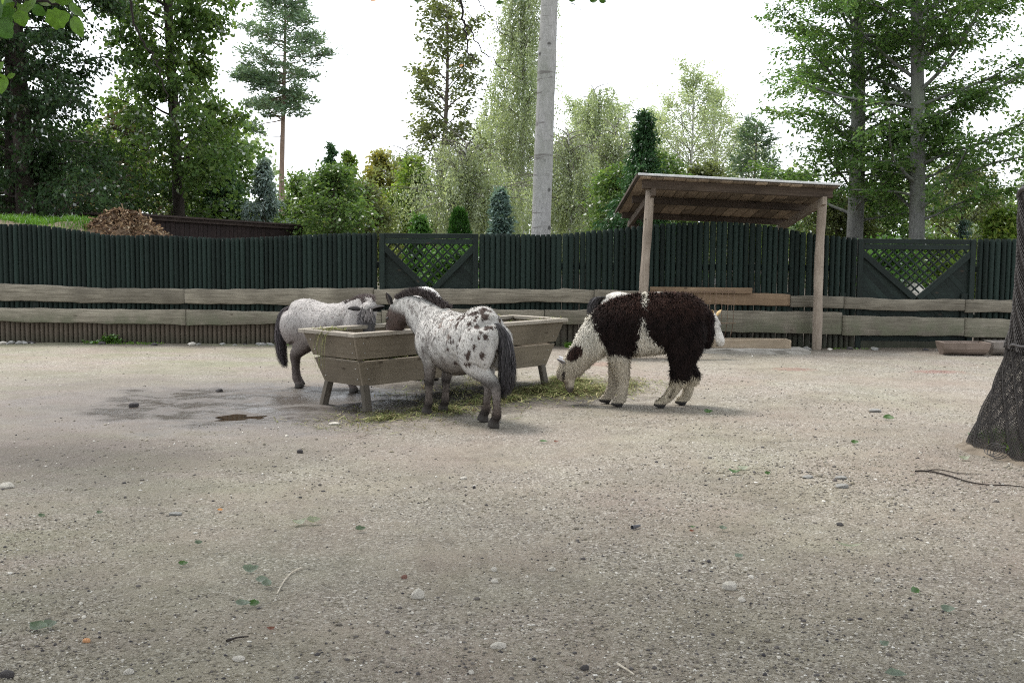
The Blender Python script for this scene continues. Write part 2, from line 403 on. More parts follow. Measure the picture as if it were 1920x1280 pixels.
def half_log():
    n = 8; a = np.linspace(R(188), R(352), n); ring = np.stack([np.cos(a), np.sin(a)], -1)
    V = np.concatenate([np.c_[ring, np.zeros(n)], np.c_[ring, np.full(n, .975)], np.c_[ring * .72 + [0, .04], np.full(n, 1.0)]])
    F = [(i, i + 1, i + 1 + n, i + n) for i in range(n - 1)] + [(i + n, i + 1 + n, i + 1 + 2 * n, i + 2 * n) for i in range(n - 1)] + [(n - 1, 0, n, 2 * n - 1), (2 * n - 1, n, 2 * n, 3 * n - 1)]
    me = np_mesh('pale', V, [np.array(F), np.array([list(range(2 * n, 3 * n))])], True)
    return me
fence = thing('fence', 'long dark green fence of upright half logs with two grey rail boards across it', 'fence', (0, FY, 0))
PALE = half_log(); PALE.materials.append(M_fence)
gates_px = [(712, 897), (1608, 1828)]
gates = [(XA(a, FY), XA(b, FY)) for a, b in gates_px]
x = -10.6; np_ = 0
while x < 10.6:
    loose = x > .6
    w = rnd.uniform(.064, .078) if not loose else rnd.uniform(.074, .090)
    xc = x + w / 2; x += w + (rnd.choice([.0, .0, .0, .001, .002, .006]) if loose else 0.0)
    if any(a - .01 < xc < b + .01 for a, b in gates): continue
    z = float(np.interp(xc, prof_x, prof_z)) + rnd.uniform(-.004, .004)
    M = Matrix.Translation((xc, FY + rnd.uniform(-.006, .006), -.03)) @ Matrix.Rotation(R(rnd.uniform(-.12, .12)), 4, 'Y') @ Matrix.Diagonal((w / 2 * (1.03 if loose else 1.09), .058, z + .03, 1))
    link('pale', PALE, None, fence, M); np_ += 1
# backing rails behind the pales (seen through gaps only)
for zz in (.45, 1.15):
    for (a, b) in ((-10.6, gates[0][0]), (gates[0][1], gates[1][0]), (gates[1][1], 10.6)):
        beam('back_rail', (a, FY + .04, zz), (b, FY + .04, zz), .05, .09, M_fence_flat, fence)
def live_board(name, top, bot, y, th, m, parent, seed, bend=0):
    """top/bot: [(px,py)..] outline of a rough sawn board, real thickness"""
    r = np.random.default_rng(seed)
    x0, x1 = XA(top[0][0], y), XA(top[-1][0], y)
    n = max(6, int((x1 - x0) / .06)); xs = np.linspace(x0, x1, n)
    tx = [XA(p, y) for p, _ in top]; tz = [ZA(p, q, y) for p, q in top]
    bx = [XA(p, y) for p, _ in bot]; bz = [ZA(p, q, y) for p, q in bot]
    ph = r.uniform(0, 6.28, 8)
    wv = lambda k, amp: amp * (np.sin(xs * 2.1 + ph[k]) + .6 * np.sin(xs * 5.3 + ph[k + 1]) + .5 * np.sin(xs * 11 + ph[k + 2]) + .35 * np.sin(xs * 23 + ph[k + 3]))
    zt = np.interp(xs, tx, tz) + wv(0, .006); zb = np.interp(xs, bx, bz) + wv(4, .006)
    yf = y + .006 * np.sin(xs * 3 + ph[2])
    rows = [np.c_[xs, yf + .004, zb], np.c_[xs, yf, zb + .012], np.c_[xs, yf - .002, (zb + zt) / 2], np.c_[xs, yf, zt - .012], np.c_[xs, yf + .006, zt], np.c_[xs, yf + th, zt + .004], np.c_[xs, yf + th, zb]]
    k = len(rows); V = np.concatenate(rows); F = []
    for q in range(k):
        q2 = (q + 1) % k
        for i in range(n - 1): F.append((q * n + i, q * n + i + 1, q2 * n + i + 1, q2 * n + i))
    ends = [[q * n for q in range(k)], [q * n + n - 1 for q in range(k)][::-1]]
    V = V.copy(); c = V.mean(0); V -= c
    me = np_mesh(name, V, [np.array(F), np.array(ends)])
    return link(name, me, m, parent, Matrix.Translation(c))
RY = FY - .105
up = [([(-380, 528), (0, 533), (60, 534), (150, 538), (250, 541), (343, 542)], [(-380, 560), (0, 564), (100, 566), (200, 567), (343, 570)]),
      ([(344, 542), (420, 543), (470, 541), (540, 541), (620, 541), (700, 541)], [(344, 570), (480, 570), (600, 571), (700, 571)]),
      ([(701, 543), (800, 542), (900, 541), (1000, 542), (1055, 543), (1062, 539), (1068, 543), (1115, 545)], [(701, 571), (900, 570), (1000, 567), (1115, 568)]),
      ([(1116, 544), (1205, 547), (1300, 549)], [(1116, 568), (1300, 571)]),
      ([(1301, 549), (1370, 551), (1450, 551), (1485, 553)], [(1301, 571), (1485, 574)]),
      ([(1486, 554), (1586, 557)], [(1486, 575), (1586, 578)]),
      ([(1587, 557), (1700, 561), (1815, 562)], [(1587, 579), (1700, 582), (1815, 583)]),
      ([(1816, 562), (1960, 564), (2320, 570)], [(1816, 586), (1960, 587), (2320, 594)])]
lo = [([(-380, 572), (0, 577), (100, 579), (220, 581), (345, 579)], [(-380, 599), (0, 603), (150, 605), (345, 610)]),
      ([(346, 579), (450, 584), (560, 585), (714, 585)], [(346, 610), (450, 609), (560, 607), (714, 610)]),
      ([(715, 582), (900, 580), (965, 580), (1022, 581)], [(715, 609), (900, 606), (1022, 606)]),
      ([(1023, 581), (1100, 580), (1180, 579), (1330, 581)], [(1023, 607), (1180, 610), (1330, 617)]),
      ([(1331, 582), (1450, 584), (1584, 586)], [(1331, 620), (1450, 625), (1584, 628)]),
      ([(1585, 590), (1700, 594), (1815, 597)], [(1585, 628), (1700, 629), (1815, 630)]),
      ([(1816, 597), (1960, 601), (2320, 612)], [(1816, 631), (1960, 634), (2320, 646)])]
for i_, (a, b) in enumerate(up): live_board('rail_board', a, b, RY, .05, M_rail_br if i_ == 4 else M_rail, fence, 40 + i_)
for i_, (a, b) in enumerate(lo): live_board('rail_board', a, b, RY, .05, M_rail, fence, 60 + i_)
for px in (343, 700, 1115, 1486, 1586, 1816, 60, 520, 900):              # short studs that carry the boards
    xx = XA(px, RY)
    beam('rail_stud', (xx, RY + .075, .42), (xx, RY + .075, .80), .09, .045, M_fence_flat, fence, (0, 1, 0))

def make_gate(xa, xb, ztop, label, tip_px, top_px):
    gt = thing('gate', label, 'gate', ((xa + xb) / 2, FY, 0), 0, 'gates with a lattice triangle in the green fence')
    yb = FY - .02; pw = .075
    for xx in (xa + pw / 2, xb - pw / 2): beam('gate_post', (xx, yb - .012, .0), (xx, yb - .012, ztop), pw, .06, M_fence_flat, gt, (0, 1, 0))
    for dz in (.035, .112): beam('top_rail', (xa + pw, yb, ztop - dz), (xb - pw, yb, ztop - dz), .05, .073, M_fence_flat, gt)
    xl, xr = xa + pw, xb - pw; zt = ztop - .15; ztip = ZA(*tip_px, yb); xt = (xl + xr) / 2
    # two leaning boards forming the V, held just in front of the planks
    bw = .085
    dl = Vector((xt - xl, 0, ztip - zt)).normalized(); nl = Vector((dl.z, 0, -dl.x)) * (bw / 2)
    off = Vector((-dl.z, 0, dl.x)) * (bw / 2); off = off if off.z < 0 else -off
    beam('diagonal_board', Vector((xl, yb - .016, zt)) + off, Vector((xt + .03, yb - .016, ztip)) + off, bw, .03, M_fence_flat, gt, (0, 1, 0))
    offr = Vector((-off.x, 0, off.z))
    beam('diagonal_board', Vector((xr, yb - .019, zt)) + offr, Vector((xt + .02, yb - .019, ztip)) + offr, bw, .03, M_fence_flat, gt, (0, 1, 0))
    # lattice slats in the opening
    slope_l = (zt - ztip) / (xt - xl); sp = .105; sw = .024; half = (xr - xl) / 2
    s45 = math.hypot(1, slope_l)
    k = 1
    while k * sp * 1.25 < 2 * half:
        x0 = xl + k * sp * 1.25                          # '\' slats, parallel to the left board, ending on the right board
        xe = (x0 + xr) / 2; ze = zt - slope_l * (xe - x0)
        if x0 < xr - .03: beam('lattice_slat', (x0, yb + .006, zt + .01), (xe, yb + .006, ze - .005), sw, .014, M_fence_flat, gt, (0, 1, 0), .002)
        x0 = xr - k * sp * 1.25
        xe = (x0 + xl) / 2; ze = zt - slope_l * (x0 - xe)
        if x0 > xl + .03: beam('lattice_slat', (x0, yb + .024, zt + .01), (xe, yb + .024, ze - .005), sw, .014, M_fence_flat, gt, (0, 1, 0), .002)
        k += 1
    # slanting planks that fill the rest of the leaf, clipped to the panel outline
    def clip(poly, a, b, c):                                  # keep a*x+b*z<=c
        out = []
        for i in range(len(poly)):
            p, q = poly[i], poly[(i + 1) % len(poly)]; dp = a * p[0] + b * p[1] - c; dq = a * q[0] + b * q[1] - c
            if dp <= 0: out.append(p)
            if dp * dq < 0: s_ = dp / (dp - dq); out.append((p[0] + (q[0] - p[0]) * s_, p[1] + (q[1] - p[1]) * s_))
        return out
    def plank(poly, mat_):
        if len(poly) < 3: return
        A = abs(sum(poly[i][0] * poly[(i + 1) % len(poly)][1] - poly[(i + 1) % len(poly)][0] * poly[i][1] for i in range(len(poly)))) / 2
        if A < .0012: return
        bm = bmesh.new(); c = Vector((sum(p[0] for p in poly) / len(poly), 0, sum(p[1] for p in poly) / len(poly)))
        vs = [bm.verts.new((p[0] - c.x, 0, p[1] - c.z)) for p in poly]; f = bm.faces.new(vs)
        e = bmesh.ops.extrude_face_region(bm, geom=[f])
        bmesh.ops.translate(bm, vec=(0, .022, 0), verts=[v for v in e['geom'] if isinstance(v, bmesh.types.BMVert)])
        bmesh.ops.recalc_face_normals(bm, faces=bm.faces)
        link('plank', bm_mesh('plank', bm), mat_, gt, Matrix.Translation((c.x, yb + .004 + rnd.uniform(-.003, .003), c.z)))
    pw2, gap = .082, .0012
    for side in (0, 1):
        a0, a1 = (xl, xt - .003) if side == 0 else (xt + .003, xr)
        base = [(a0, .06), (a1, .06), (a1, zt), (a0, zt)]
        # below the V line only
        if side == 0: base = clip(base, slope_l, 1, zt + slope_l * xl - .02)
        else: base = clip(base, -slope_l, 1, zt - slope_l * xr - .02)
        zsp = .08
        for k in range(-30, 40):
            z0 = k * pw2 * 1.41
            b = clip(base, 1, 1, xt + z0 + pw2 * 1.41 - gap * 1.41); b = clip(b, -1, -1, -(xt + z0))
            plank(b, M_fence_flat if side == 0 else M_fence_flat)
    beam('bottom_rail', (xl, yb - .02, .06), (xr, yb - .02, .06), .04, .10, M_fence, gt)
    return gt
make_gate(gates[0][0], gates[0][1], ZA(800, 438, FY), 'dark green gate with a lattice triangle, behind the feeding trough and ponies', (803, 541), None)
make_gate(gates[1][0], gates[1][1], ZA(1715, 448.5, FY), 'dark green gate with a lattice triangle, near the stone troughs', (1714, 556), None)
# ---------------------------------------------------------------- open shelter behind the fence line
M_post = wood_mat('peeled_post', (.23, .185, .145), (.37, .315, .26), (14, 14, 1.2), .8, .4, None, .08)
M_beam = wood_mat('dark_beam', (.065, .048, .036), (.125, .095, .072), (1.2, 16, 16), .8, .35, None, .12)
M_roofplank = wood_mat('roof_plank', (.24, .185, .135), (.50, .41, .31), (1.0, 14, 14), .8, .35, None, .5)
t = NT('roof_felt'); n = t.noise(t.coord('Object'), 8, 5)
M_felt = t.fin(t.pbsdf(t.ramp(n, (.3, (.16, .15, .14)), (.7, (.27, .26, .25))), .9, t.bump(n, .3)))
M_flash = simple_mat('metal_edge', (.45, .45, .45), (.62, .62, .62), 12, .45, .15, .004, .5)
shelter = thing('shelter', 'open wooden shelter with a sloping plank roof on round posts', 'shelter', (3.2, 17.2, 0))
fl = P(1200, 331, 15.62); fr = P(1572, 350, 15.62); rl = P(1159, 399, 18.9); rr_ = P(1478, 413, 18.9)
def roof(u, v):
    return (fl * (1 - u) + fr * u) * (1 - v) + (rl * (1 - u) + rr_ * u) * v
upn = (roof(1, 0) - roof(0, 0)).cross(roof(0, 1) - roof(0, 0)).normalized()
NB = 17
for i in range(NB):
    v0 = 0.004
    cuts = sorted([rnd.uniform(.22, .45), rnd.uniform(.55, .8)]) if rnd.random() < .8 else [rnd.uniform(.35, .65)]
    cuts = [v0] + cuts + [.996]
    for a, b in zip(cuts[:-1], cuts[1:]):
        u = (i + .5) / NB
        beam('plank', roof(u, a + .002) + upn * rnd.uniform(-.003, .003), roof(u, b - .002) + upn * rnd.uniform(-.003, .003), (fr - fl).length / NB - rnd.uniform(.003, .012), .022, M_roofplank, shelter, upn, .003)
# felt sheet on top and a pale metal drip edge in front
bm = bmesh.new()
cs = [roof(-.01, -.012), roof(1.012, -.012), roof(1.012, 1.01), roof(-.01, 1.01)]
lo_ = [bm.verts.new(c + upn * .016) for c in cs]; hi_ = [bm.verts.new(c + upn * .028) for c in cs]
bm.faces.new(lo_[::-1]); bm.faces.new(hi_)
for i in range(4): bm.faces.new((lo_[i], lo_[(i + 1) % 4], hi_[(i + 1) % 4], hi_[i]))
link('roofing_felt', bm_mesh('roofing_felt', bm), M_felt, shelter, Matrix.Identity(4))
beam('drip_edge', roof(-.012, -.02) + upn * .020, roof(1.014, -.02) + upn * .020, .03, .03, M_flash, shelter, upn)
beam('side_batten', roof(-.015, -.01) + upn * .006, roof(-.015, 1.0) + upn * .006, .025, .05, M_beam, shelter, upn)
for v, s in ((.055, .12), (.47, .10), (.955, .09)):
    beam('purlin', roof(.02, v) - upn * (.013 + s / 2), roof(.985, v) - upn * (.013 + s / 2), .08, s, M_beam, shelter, upn)
for u in (.075, .94):
    beam('rafter', roof(u, .02) - upn * .19, roof(u, 1.06) - upn * .165, .06, .11, M_post if u > .5 else M_beam, shelter, upn)
def round_post(name, base, top, r0, r1, m, parent, seed):
    r = np.random.default_rng(seed); n = 14; ts = np.linspace(0, 1, n); ph = r.uniform(0, 6, 4)
    b = np.array(base); tp = np.array(top)
    pts = b[None] * (1 - ts[:, None]) + tp[None] * ts[:, None]
    pts[:, 0] += .012 * np.sin(ts * 5 + ph[0]); pts[:, 1] += .012 * np.sin(ts * 4 + ph[1])
    rad = (r0 * (1 - ts) + r1 * ts) * (1 + .05 * np.sin(ts * 17 + ph[2]) + .03 * np.sin(ts * 31 + ph[3]))
    V, F = tube_np(pts - b, rad, 12)
    me = np_mesh(name, V, [F, np.arange(n * 12 - 12, n * 12)[None, :]], True)
    return link(name, me, m, parent, Matrix.Translation(base))
gl = G(1204, 652); gr_ = G(1531, 655)
gl.y = gr_.y = 15.88; gl.x = XA(1204, 15.88, 620); gr_.x = XA(1531, 15.88, 620)
round_post('post', gl, (XA(1217, 15.88, 360), 15.88, roof(.075, .08).z - .13), .068, .062, M_post, shelter, 1)
round_post('post', gr_, (XA(1542, 15.88, 370), 15.88, roof(.94, .08).z - .13), .070, .063, M_post, shelter, 2)
for u in (.095, .95):
    c = roof(u, .94); round_post('post', (c.x, c.y, 0), (c.x, c.y, c.z - .2), .065, .06, M_beam, shelter, 3)

# hay rack on the fence
M_wire = simple_mat('rusty_wire', (.10, .06, .04), (.22, .15, .10), 20, .6, .1, .002, .4)
rack = thing('hay_rack', 'wire hay rack under a brown board, fixed to the fence inside the shelter', 'hay rack', (XA(1315, 15.9), 15.9, 0))
beam('top_board', (XA(1221, RY - .06), RY - .03, ZA(1221, 543, RY)), (XA(1412, RY), RY - .03, ZA(1412, 545, RY)), .03, .085, M_rail_br, rack)
xs_ = [1287 + 11.3 * k for k in range(9)]
for k, px in enumerate(xs_):
    p = [P(px, 545, RY - .06), P(px - 1, 560, RY - .18), P(px - 2, 590, RY - .22), P(px - 4, 612, RY - .16), P(px - 8, 632, RY - .05)]
    q = catmull([tuple(a) for a in p], 4); V, F = tube_np(q - q[0], np.full(len(q), .0045), 5)
    link('bar', np_mesh('bar', V, F, True), M_wire, rack, Matrix.Translation(q[0]))
for py, yy in ((547, RY - .07), (606, RY - .19)):
    beam('frame_bar', P(1284, py, yy), P(1380, py, yy), .012, .012, M_wire, rack)
# low feed trough on a concrete slab
M_conc = simple_mat('concrete_slab', (.22, .205, .18), (.34, .32, .29), 5, .9, .3)
xa, xb = XA(1226, 15.45, 650), XA(1508, 15.45, 655)
bm = bmesh.new(); bmesh.ops.create_cube(bm, size=1)
for v in bm.verts: v.co = Vector((v.co.x * (xb - xa) * (1 if v.co.y > 0 else 1.02), v.co.y * .5, v.co.z * .075 + .02))
bmesh.ops.bevel(bm, geom=list(bm.edges), offset=.012, segments=2, affect='EDGES')
bmesh.ops.subdivide_edges(bm, edges=[e for e in bm.edges if e.calc_length() > .6], cuts=10)
for v in bm.verts: v.co.z += rnd.uniform(-.006, .006); v.co.y += rnd.uniform(-.01, .01)
slab = link('concrete_slab', bm_mesh('concrete_slab', bm), M_conc, None, Matrix.Translation(((xa + xb) / 2, 15.42, 0)))
tag(slab, 'pale concrete slab on the ground beneath the shelter, below the wooden feed box', 'slab')
M_feed = wood_mat('feed_box_board', (.30, .235, .165), (.42, .345, .26), (1.2, 16, 16), .85, .4, None, .12)
fa, fb = XA(1236, 15.5, 640), XA(1475, 15.5, 640)
feed = thing('feed_box', 'long low wooden feed box on the concrete slab in the shelter', 'feed box', ((fa + fb) / 2, 15.5, .06))
beam('front_board', (fa, 15.38, .115), (fb, 15.38, .115), .03, .115, M_feed, feed)
beam('back_board', (fa, 15.66, .115), (fb, 15.66, .115), .03, .115, M_feed, feed)
beam('bottom_board', (fa, 15.52, .075), (fb, 15.52, .075), .25, .02, M_feed, feed)
for xx in (fa - .016, fb + .016): beam('end_board', (xx, 15.364, .115), (xx, 15.676, .115), .03, .115, M_feed, feed)

# two fired clay troughs by the right gate
def clay_trough(name, label, c, L, W, H, m):
    bm = bmesh.new(); n = 9
    prof_ = []
    for side in (1,):
        for k in range(n):                                   # half-round outside
            a = math.pi * k / (n - 1); prof_.append((math.cos(a) * W / 2 * (1.0 if k in (0, n - 1) else .98), H - math.sin(a) ** .75 * H))
    inn = [(p * .82, H - (H - q) * .80) for p, q in prof_]
    rings = []
    for x_, sc in ((-L / 2, 1), (L / 2, 1)):
        taper = 1
        rings.append(([bm.verts.new((x_ * (1 - .10 * (1 - q / H)), p, q)) for p, q in prof_], [bm.verts.new(((x_ - math.copysign(.05, x_)) * (1 - .06 * (1 - q / H)), p, q)) for p, q in inn]))
    (o0, i0), (o1, i1) = rings
    for k in range(n - 1):
        bm.faces.new((o0[k], o0[k + 1], o1[k + 1], o1[k])); bm.faces.new((i0[k + 1], i0[k], i1[k], i1[k + 1]))
    for oo, ii in rings:
        bm.faces.new(oo)
        bm.faces.new(ii)
    for k in (0, n - 1): bm.faces.new((o0[k], o1[k], i1[k], i0[k]))
    for oo, ii in rings: bm.faces.new((oo[0], ii[0], ii[-1], oo[-1]))
    bmesh.ops.recalc_face_normals(bm, faces=bm.faces)
    o = link(name, bm_mesh(name, bm), m, None, Matrix.Translation(c) @ Matrix.Rotation(R(-2), 4, 'Z'))
    return tag(o, label, 'trough', 'fired clay troughs by the right gate')
M_clay = simple_mat('fired_clay', (.12, .092, .075), (.235, .185, .155), 4, .7, .3)
M_clay2 = simple_mat('dark_clay', (.13, .115, .10), (.28, .25, .23), 4, .6, .3)
c = G(1813, 667); clay_trough('clay_trough', 'brown clay trough standing empty before the right gate, in full view', (c.x, c.y + .15, 0), .64, .34, .175, M_clay)
c = G(1903, 667); clay_trough('clay_trough', 'grey clay trough half hidden by the netting around the tree', (c.x, c.y + .15, 0), .60, .34, .185, M_clay2)

# ---------------------------------------------------------------- the big wooden hay trough
M_tr = wood_mat('trough_board', (.155, .127, .092), (.215, .180, .135), (.9, 14, 14), .8, .3, None, .14)
M_trrim = wood_mat('trough_rim', (.28, .245, .20), (.42, .375, .32), (.9, 14, 14), .8, .35, None, .08)
M_trleg = wood_mat('trough_leg', (.075, .064, .05), (.14, .12, .096), (.9, 14, 14), .8, .3, None, .14)
M_screw = simple_mat('screw_head', (.3, .29, .27), (.5, .48, .45), 30, .4, .1, .001, .5, metal=.8)
near = Vector((G(664, 626, .70).x, G(664, 626, .70).y, 0)); right = Vector((G(1066, 597, .70).x, G(1066, 597, .70).y, 0)); left = Vector((G(559, 616, .70).x, G(559, 616, .70).y, 0))
eu = (right - near); LU = eu.length; eu.normalize()
ev = Vector((-eu.y, eu.x, 0)); LV = (left - near).dot(ev)
tro = thing('hay_trough', 'large raised wooden hay trough on slanted legs, where the ponies feed', 'trough', near + eu * LU / 2 + ev * LV / 2)
def tp(u, v, z): return near + eu * u + ev * v + Vector((0, 0, z))
IU, IV, ZT, ZB = .17, .09, .664, .215
def ins(z): f = (ZT - z) / (ZT - ZB); return .035 + IU * f, .035 + IV * f
rw = .095
# rim
beam('rim_board', tp(0, rw / 2, .683), tp(LU, rw / 2, .683), rw, .036, M_trrim, tro)
beam('rim_board', tp(0, LV - rw / 2, .683), tp(LU, LV - rw / 2, .683), rw, .036, M_trrim, tro)
beam('rim_board', tp(rw / 2, rw + .002, .684), tp(rw / 2, LV - rw - .002, .684), rw, .036, M_trrim, tro)
beam('rim_board', tp(LU - rw / 2, rw + .002, .684), tp(LU - rw / 2, LV - rw - .002, .684), rw, .036, M_trrim, tro)
def quad_board(name, c4, th, nrm, m):
    """four outer corners, thickness inwards"""
    bm = bmesh.new(); ctr = sum(c4, Vector()) / 4
    xd = (c4[1] - c4[0]).normalized(); Mx = Matrix.Translation(ctr) @ frame(xd, nrm); Mi = Mx.inverted()
    a = [bm.verts.new(Mi @ c) for c in c4]; b = [bm.verts.new(Mi @ (c - nrm * th)) for c in c4]
    bm.faces.new(a); bm.faces.new(b[::-1])
    for i in range(4): bm.faces.new((a[i], b[i], b[(i + 1) % 4], a[(i + 1) % 4]))
    bmesh.ops.recalc_face_normals(bm, faces=bm.faces)
    bmesh.ops.bevel(bm, geom=list(bm.edges), offset=.003, segments=1, affect='EDGES')
    return link(name, bm_mesh(name, bm), m, tro, Mx)
scr = bmesh.new(); bmesh.ops.create_uvsphere(scr, u_segments=8, v_segments=4, radius=.007); SCREW = bm_mesh('screw', scr, True); SCREW.materials.append(M_screw)
for z1, z0 in ((.663, .462), (.437, ZB)):
    u1, v1 = ins(z1); u0, v0 = ins(z0)
    ends = .0
    sides = [('long', tp(u1, v1, z1), tp(LU - u1, v1, z1), tp(LU - u0, v0, z0), tp(u0, v0, z0), -ev),
             ('long', tp(LU - u1, LV - v1, z1), tp(u1, LV - v1, z1), tp(u0, LV - v0, z0), tp(LU - u0, LV - v0, z0), ev),
             ('end', tp(u1, LV - v1 - .03, z1), tp(u1, v1 + .03, z1), tp(u0, v0 + .03, z0), tp(u0, LV - v0 - .03, z0), -eu),
             ('end', tp(LU - u1, v1 + .03, z1), tp(LU - u1, LV - v1 - .03, z1), tp(LU - u0, LV - v0 - .03, z0), tp(LU - u0, v0 + .03, z0), eu)]
    for kind, a, b, c_, d, nn in sides:
        nrm = (b - a).cross(d - a).normalized()
        if nrm.dot(nn) < 0: nrm = -nrm
        bd = quad_board('side_board' if kind == 'long' else 'end_board', [a, b, c_, d], .03, nrm, M_tr)
        for f in ((.03, .97) if kind == 'long' else (.06, .94)):
            for h in (.28, .72):
                pt = (a * (1 - f) + b * f) * (1 - h) + (d * (1 - f) + c_ * f) * h
                link('screw', SCREW, None, bd, Matrix.Translation(pt + nrm * .001))
u0, v0 = ins(ZB)
for k in range(5):
    v = v0 + .03 + (LV - 2 * v0 - .06) * (k + .5) / 5
    beam('bottom_board', tp(u0 + .03, v, ZB + .03), tp(LU - u0 - .03, v, ZB + .03), (LV - 2 * v0 - .06) / 5 - .006, .022, M_tr, tro)
for (fu, su, fv) in ((u0 + .05, -1, 0), (LU - u0 - .05, 1, 0), (u0 + .05, -1, 1), (LU - u0 - .05, 1, 1)):
    vt = v0 + .075 if fv == 0 else LV - v0 - .075
    vb = v0 - .04 if fv == 0 else LV - v0 + .04
    beam('leg', tp(fu, vt, ZB + .2), tp(fu + su * .015 - .02, vb, -.01), .072, .052, M_trleg, tro, ev)
# inner corner battens that hold the end boards
for uu, sgn in ((0, 1), (LU, -1)):
    for vv, sv in ((0, 1), (LV, -1)):
        a = tp(uu + sgn * (ins(.65)[0] + .055), vv + sv * (ins(.65)[1] + .055), .65); b = tp(uu + sgn * (u0 + .055), vv + sv * (v0 + .055), ZB + .045)
        beam('batten', a, b, .04, .04, M_tr, tro, ev)

# hay: on the ground, in the trough, hanging over the rim
M_hay = None
t = NT('hay'); a = t.node('ShaderNodeAttribute', attribute_name='v').outputs['Fac']
col = t.ramp(a, (0, (.035, .03, .015)), (.3, (.115, .09, .045)), (.5, (.095, .125, .042)), (.75, (.19, .20, .085)), (1, (.36, .32, .18)))
d = t.node('ShaderNodeBsdfDiffuse'); t.l.new(col, d.inputs[0]); M_hay = t.fin(d.outputs[0])
def straws(n, pos_fn, seed, lmin=.05, lmax=.22, tilt=.18, w=.0028):
    r = np.random.default_rng(seed); c = pos_fn(r, n); n = len(c)
    L = r.uniform(lmin, lmax, n); az = r.uniform(0, 2 * np.pi, n); el = r.normal(0, tilt, n)
    d = np.stack([np.cos(az) * np.cos(el), np.sin(az) * np.cos(el), np.sin(el)], -1)
    s = np.stack([-np.sin(az), np.cos(az), np.zeros(n)], -1)
    bend = np.stack([np.zeros(n), np.zeros(n), r.uniform(0, .02, n)], -1) + s * r.normal(0, .018, n)[:, None]
    W = s * (w * r.uniform(.6, 1.5, n))[:, None]
    a, b, m_ = c - d * L[:, None] / 2, c + d * L[:, None] / 2, c + bend
    a[:, 2] = np.maximum(a[:, 2], pos_floor); b[:, 2] = np.maximum(b[:, 2], pos_floor); m_[:, 2] = np.maximum(m_[:, 2], pos_floor)
    V = np.stack([a - W, a + W, m_ + W, m_ - W, b + W * .4, b - W * .4], 1).reshape(-1, 3)
    k = np.arange(n)[:, None] * 6
    F = np.concatenate([k + np.array([0, 1, 2, 3]), k + np.array([3, 2, 4, 5])])
    tone = np.clip(r.normal(.5, .28, n), 0, 1)
    return V, F, np.concatenate([tone, tone])
pos_floor = .004
def hay_ground(r, n):
    C = []
    # strip along the near side of the trough and around its right end, where the alpaca eats
    segs = [((.0, -.30), (1.7, -.25), .20, .34), ((1.2, -.22), (LU + .05, -.10), .22, .34), ((LU + .12, -.15), (LU + .38, .35), .24, .28), ((-.1, -.35), (.7, -.55), .16, .08), ((1.0, .4), (LU, .9), .35, .18), ((LU + .2, -.65), (LU + .6, .1), .3, .14)]
    w = np.array([s[3] for s in segs]); w = w / w.sum()
    for (a, b, sg, _), ww in zip(segs, w):
        k = int(n * ww); f = r.uniform(0, 1, k)
        u = a[0] + (b[0] - a[0]) * f + r.normal(0, sg * .8, k); v = a[1] + (b[1] - a[1]) * f + r.normal(0, sg * .55, k)
        x = near.x + eu.x * u + ev.x * v; y = near.y + eu.y * u + ev.y * v
        lump = np.clip(smooth_noise(x, y, 51, 9) * 2, 0, 1)
        keep = (r.uniform(0, 1, k) < .10 + .9 * lump)
        z = ground_h(x, y) + .004 + lump * r.uniform(0, .05, k)
        C.append(np.stack([x, y, z], -1)[keep])
    return np.concatenate(C)
acc = Acc(); acc.add(*straws(15000, hay_ground, 5))
def hay_sparse(r, n):
    u = r.uniform(-.7, LU + 1.0, n); v = r.normal(-.35, .32, n)
    x = near.x + eu.x * u + ev.x * v; y = near.y + eu.y * u + ev.y * v
    return np.stack([x, y, ground_h(x, y) + .006], -1)
acc.add(*straws(1500, hay_sparse, 6, .04, .16))
c_ = G(1075, 735)
def hay_alp(r, n):
    x = c_.x + r.normal(0, .30, n); y = c_.y + r.normal(.08, .26, n); d2 = ((x - c_.x) / .35) ** 2 + ((y - c_.y) / .3) ** 2
    return np.stack([x, y, .004 + r.uniform(0, .07, n) * np.exp(-d2)], -1)
acc.add(*straws(2300, hay_alp, 7))
o = link('hay', acc.mesh('hay'), M_hay); tag(o, 'green and straw coloured hay scattered on the ground along the trough', kind='stuff')
pos_floor = .25
def hay_in(r, n):
    u = r.uniform(.28, LU - .28, n); v = r.uniform(.2, LV - .2, n)
    x = near.x + eu.x * u + ev.x * v; y = near.y + eu.y * u + ev.y * v
    return np.stack([x, y, .46 + .07 * np.clip((u - 1.7), 0, 1) + r.uniform(-.05, .05, n) + .05 * smooth_noise(x, y, 8, 6)], -1)
acc = Acc(); acc.add(*straws(9000, hay_in, 8, .08, .25, .2))
pos_floor = .60
def hay_rim(r, n):
    u = np.concatenate([r.uniform(1.7, LU - .05, n // 2), r.uniform(.02, .12, n // 4), r.uniform(.1, .3, n // 4)]); v = np.concatenate([r.uniform(.02, .09, n // 4), r.uniform(LV - .09, LV - .02, n // 4), r.uniform(.35, .7, n // 2)])
    x = near.x + eu.x * u + ev.x * v; y = near.y + eu.y * u + ev.y * v
    return np.stack([x, y, np.full(len(x), .706)], -1)
acc.add(*straws(120, hay_rim, 9, .05, .16, .05))
o = link('hay', acc.mesh('hay'), M_hay); tag(o, 'hay lying inside the wooden trough', kind='stuff')
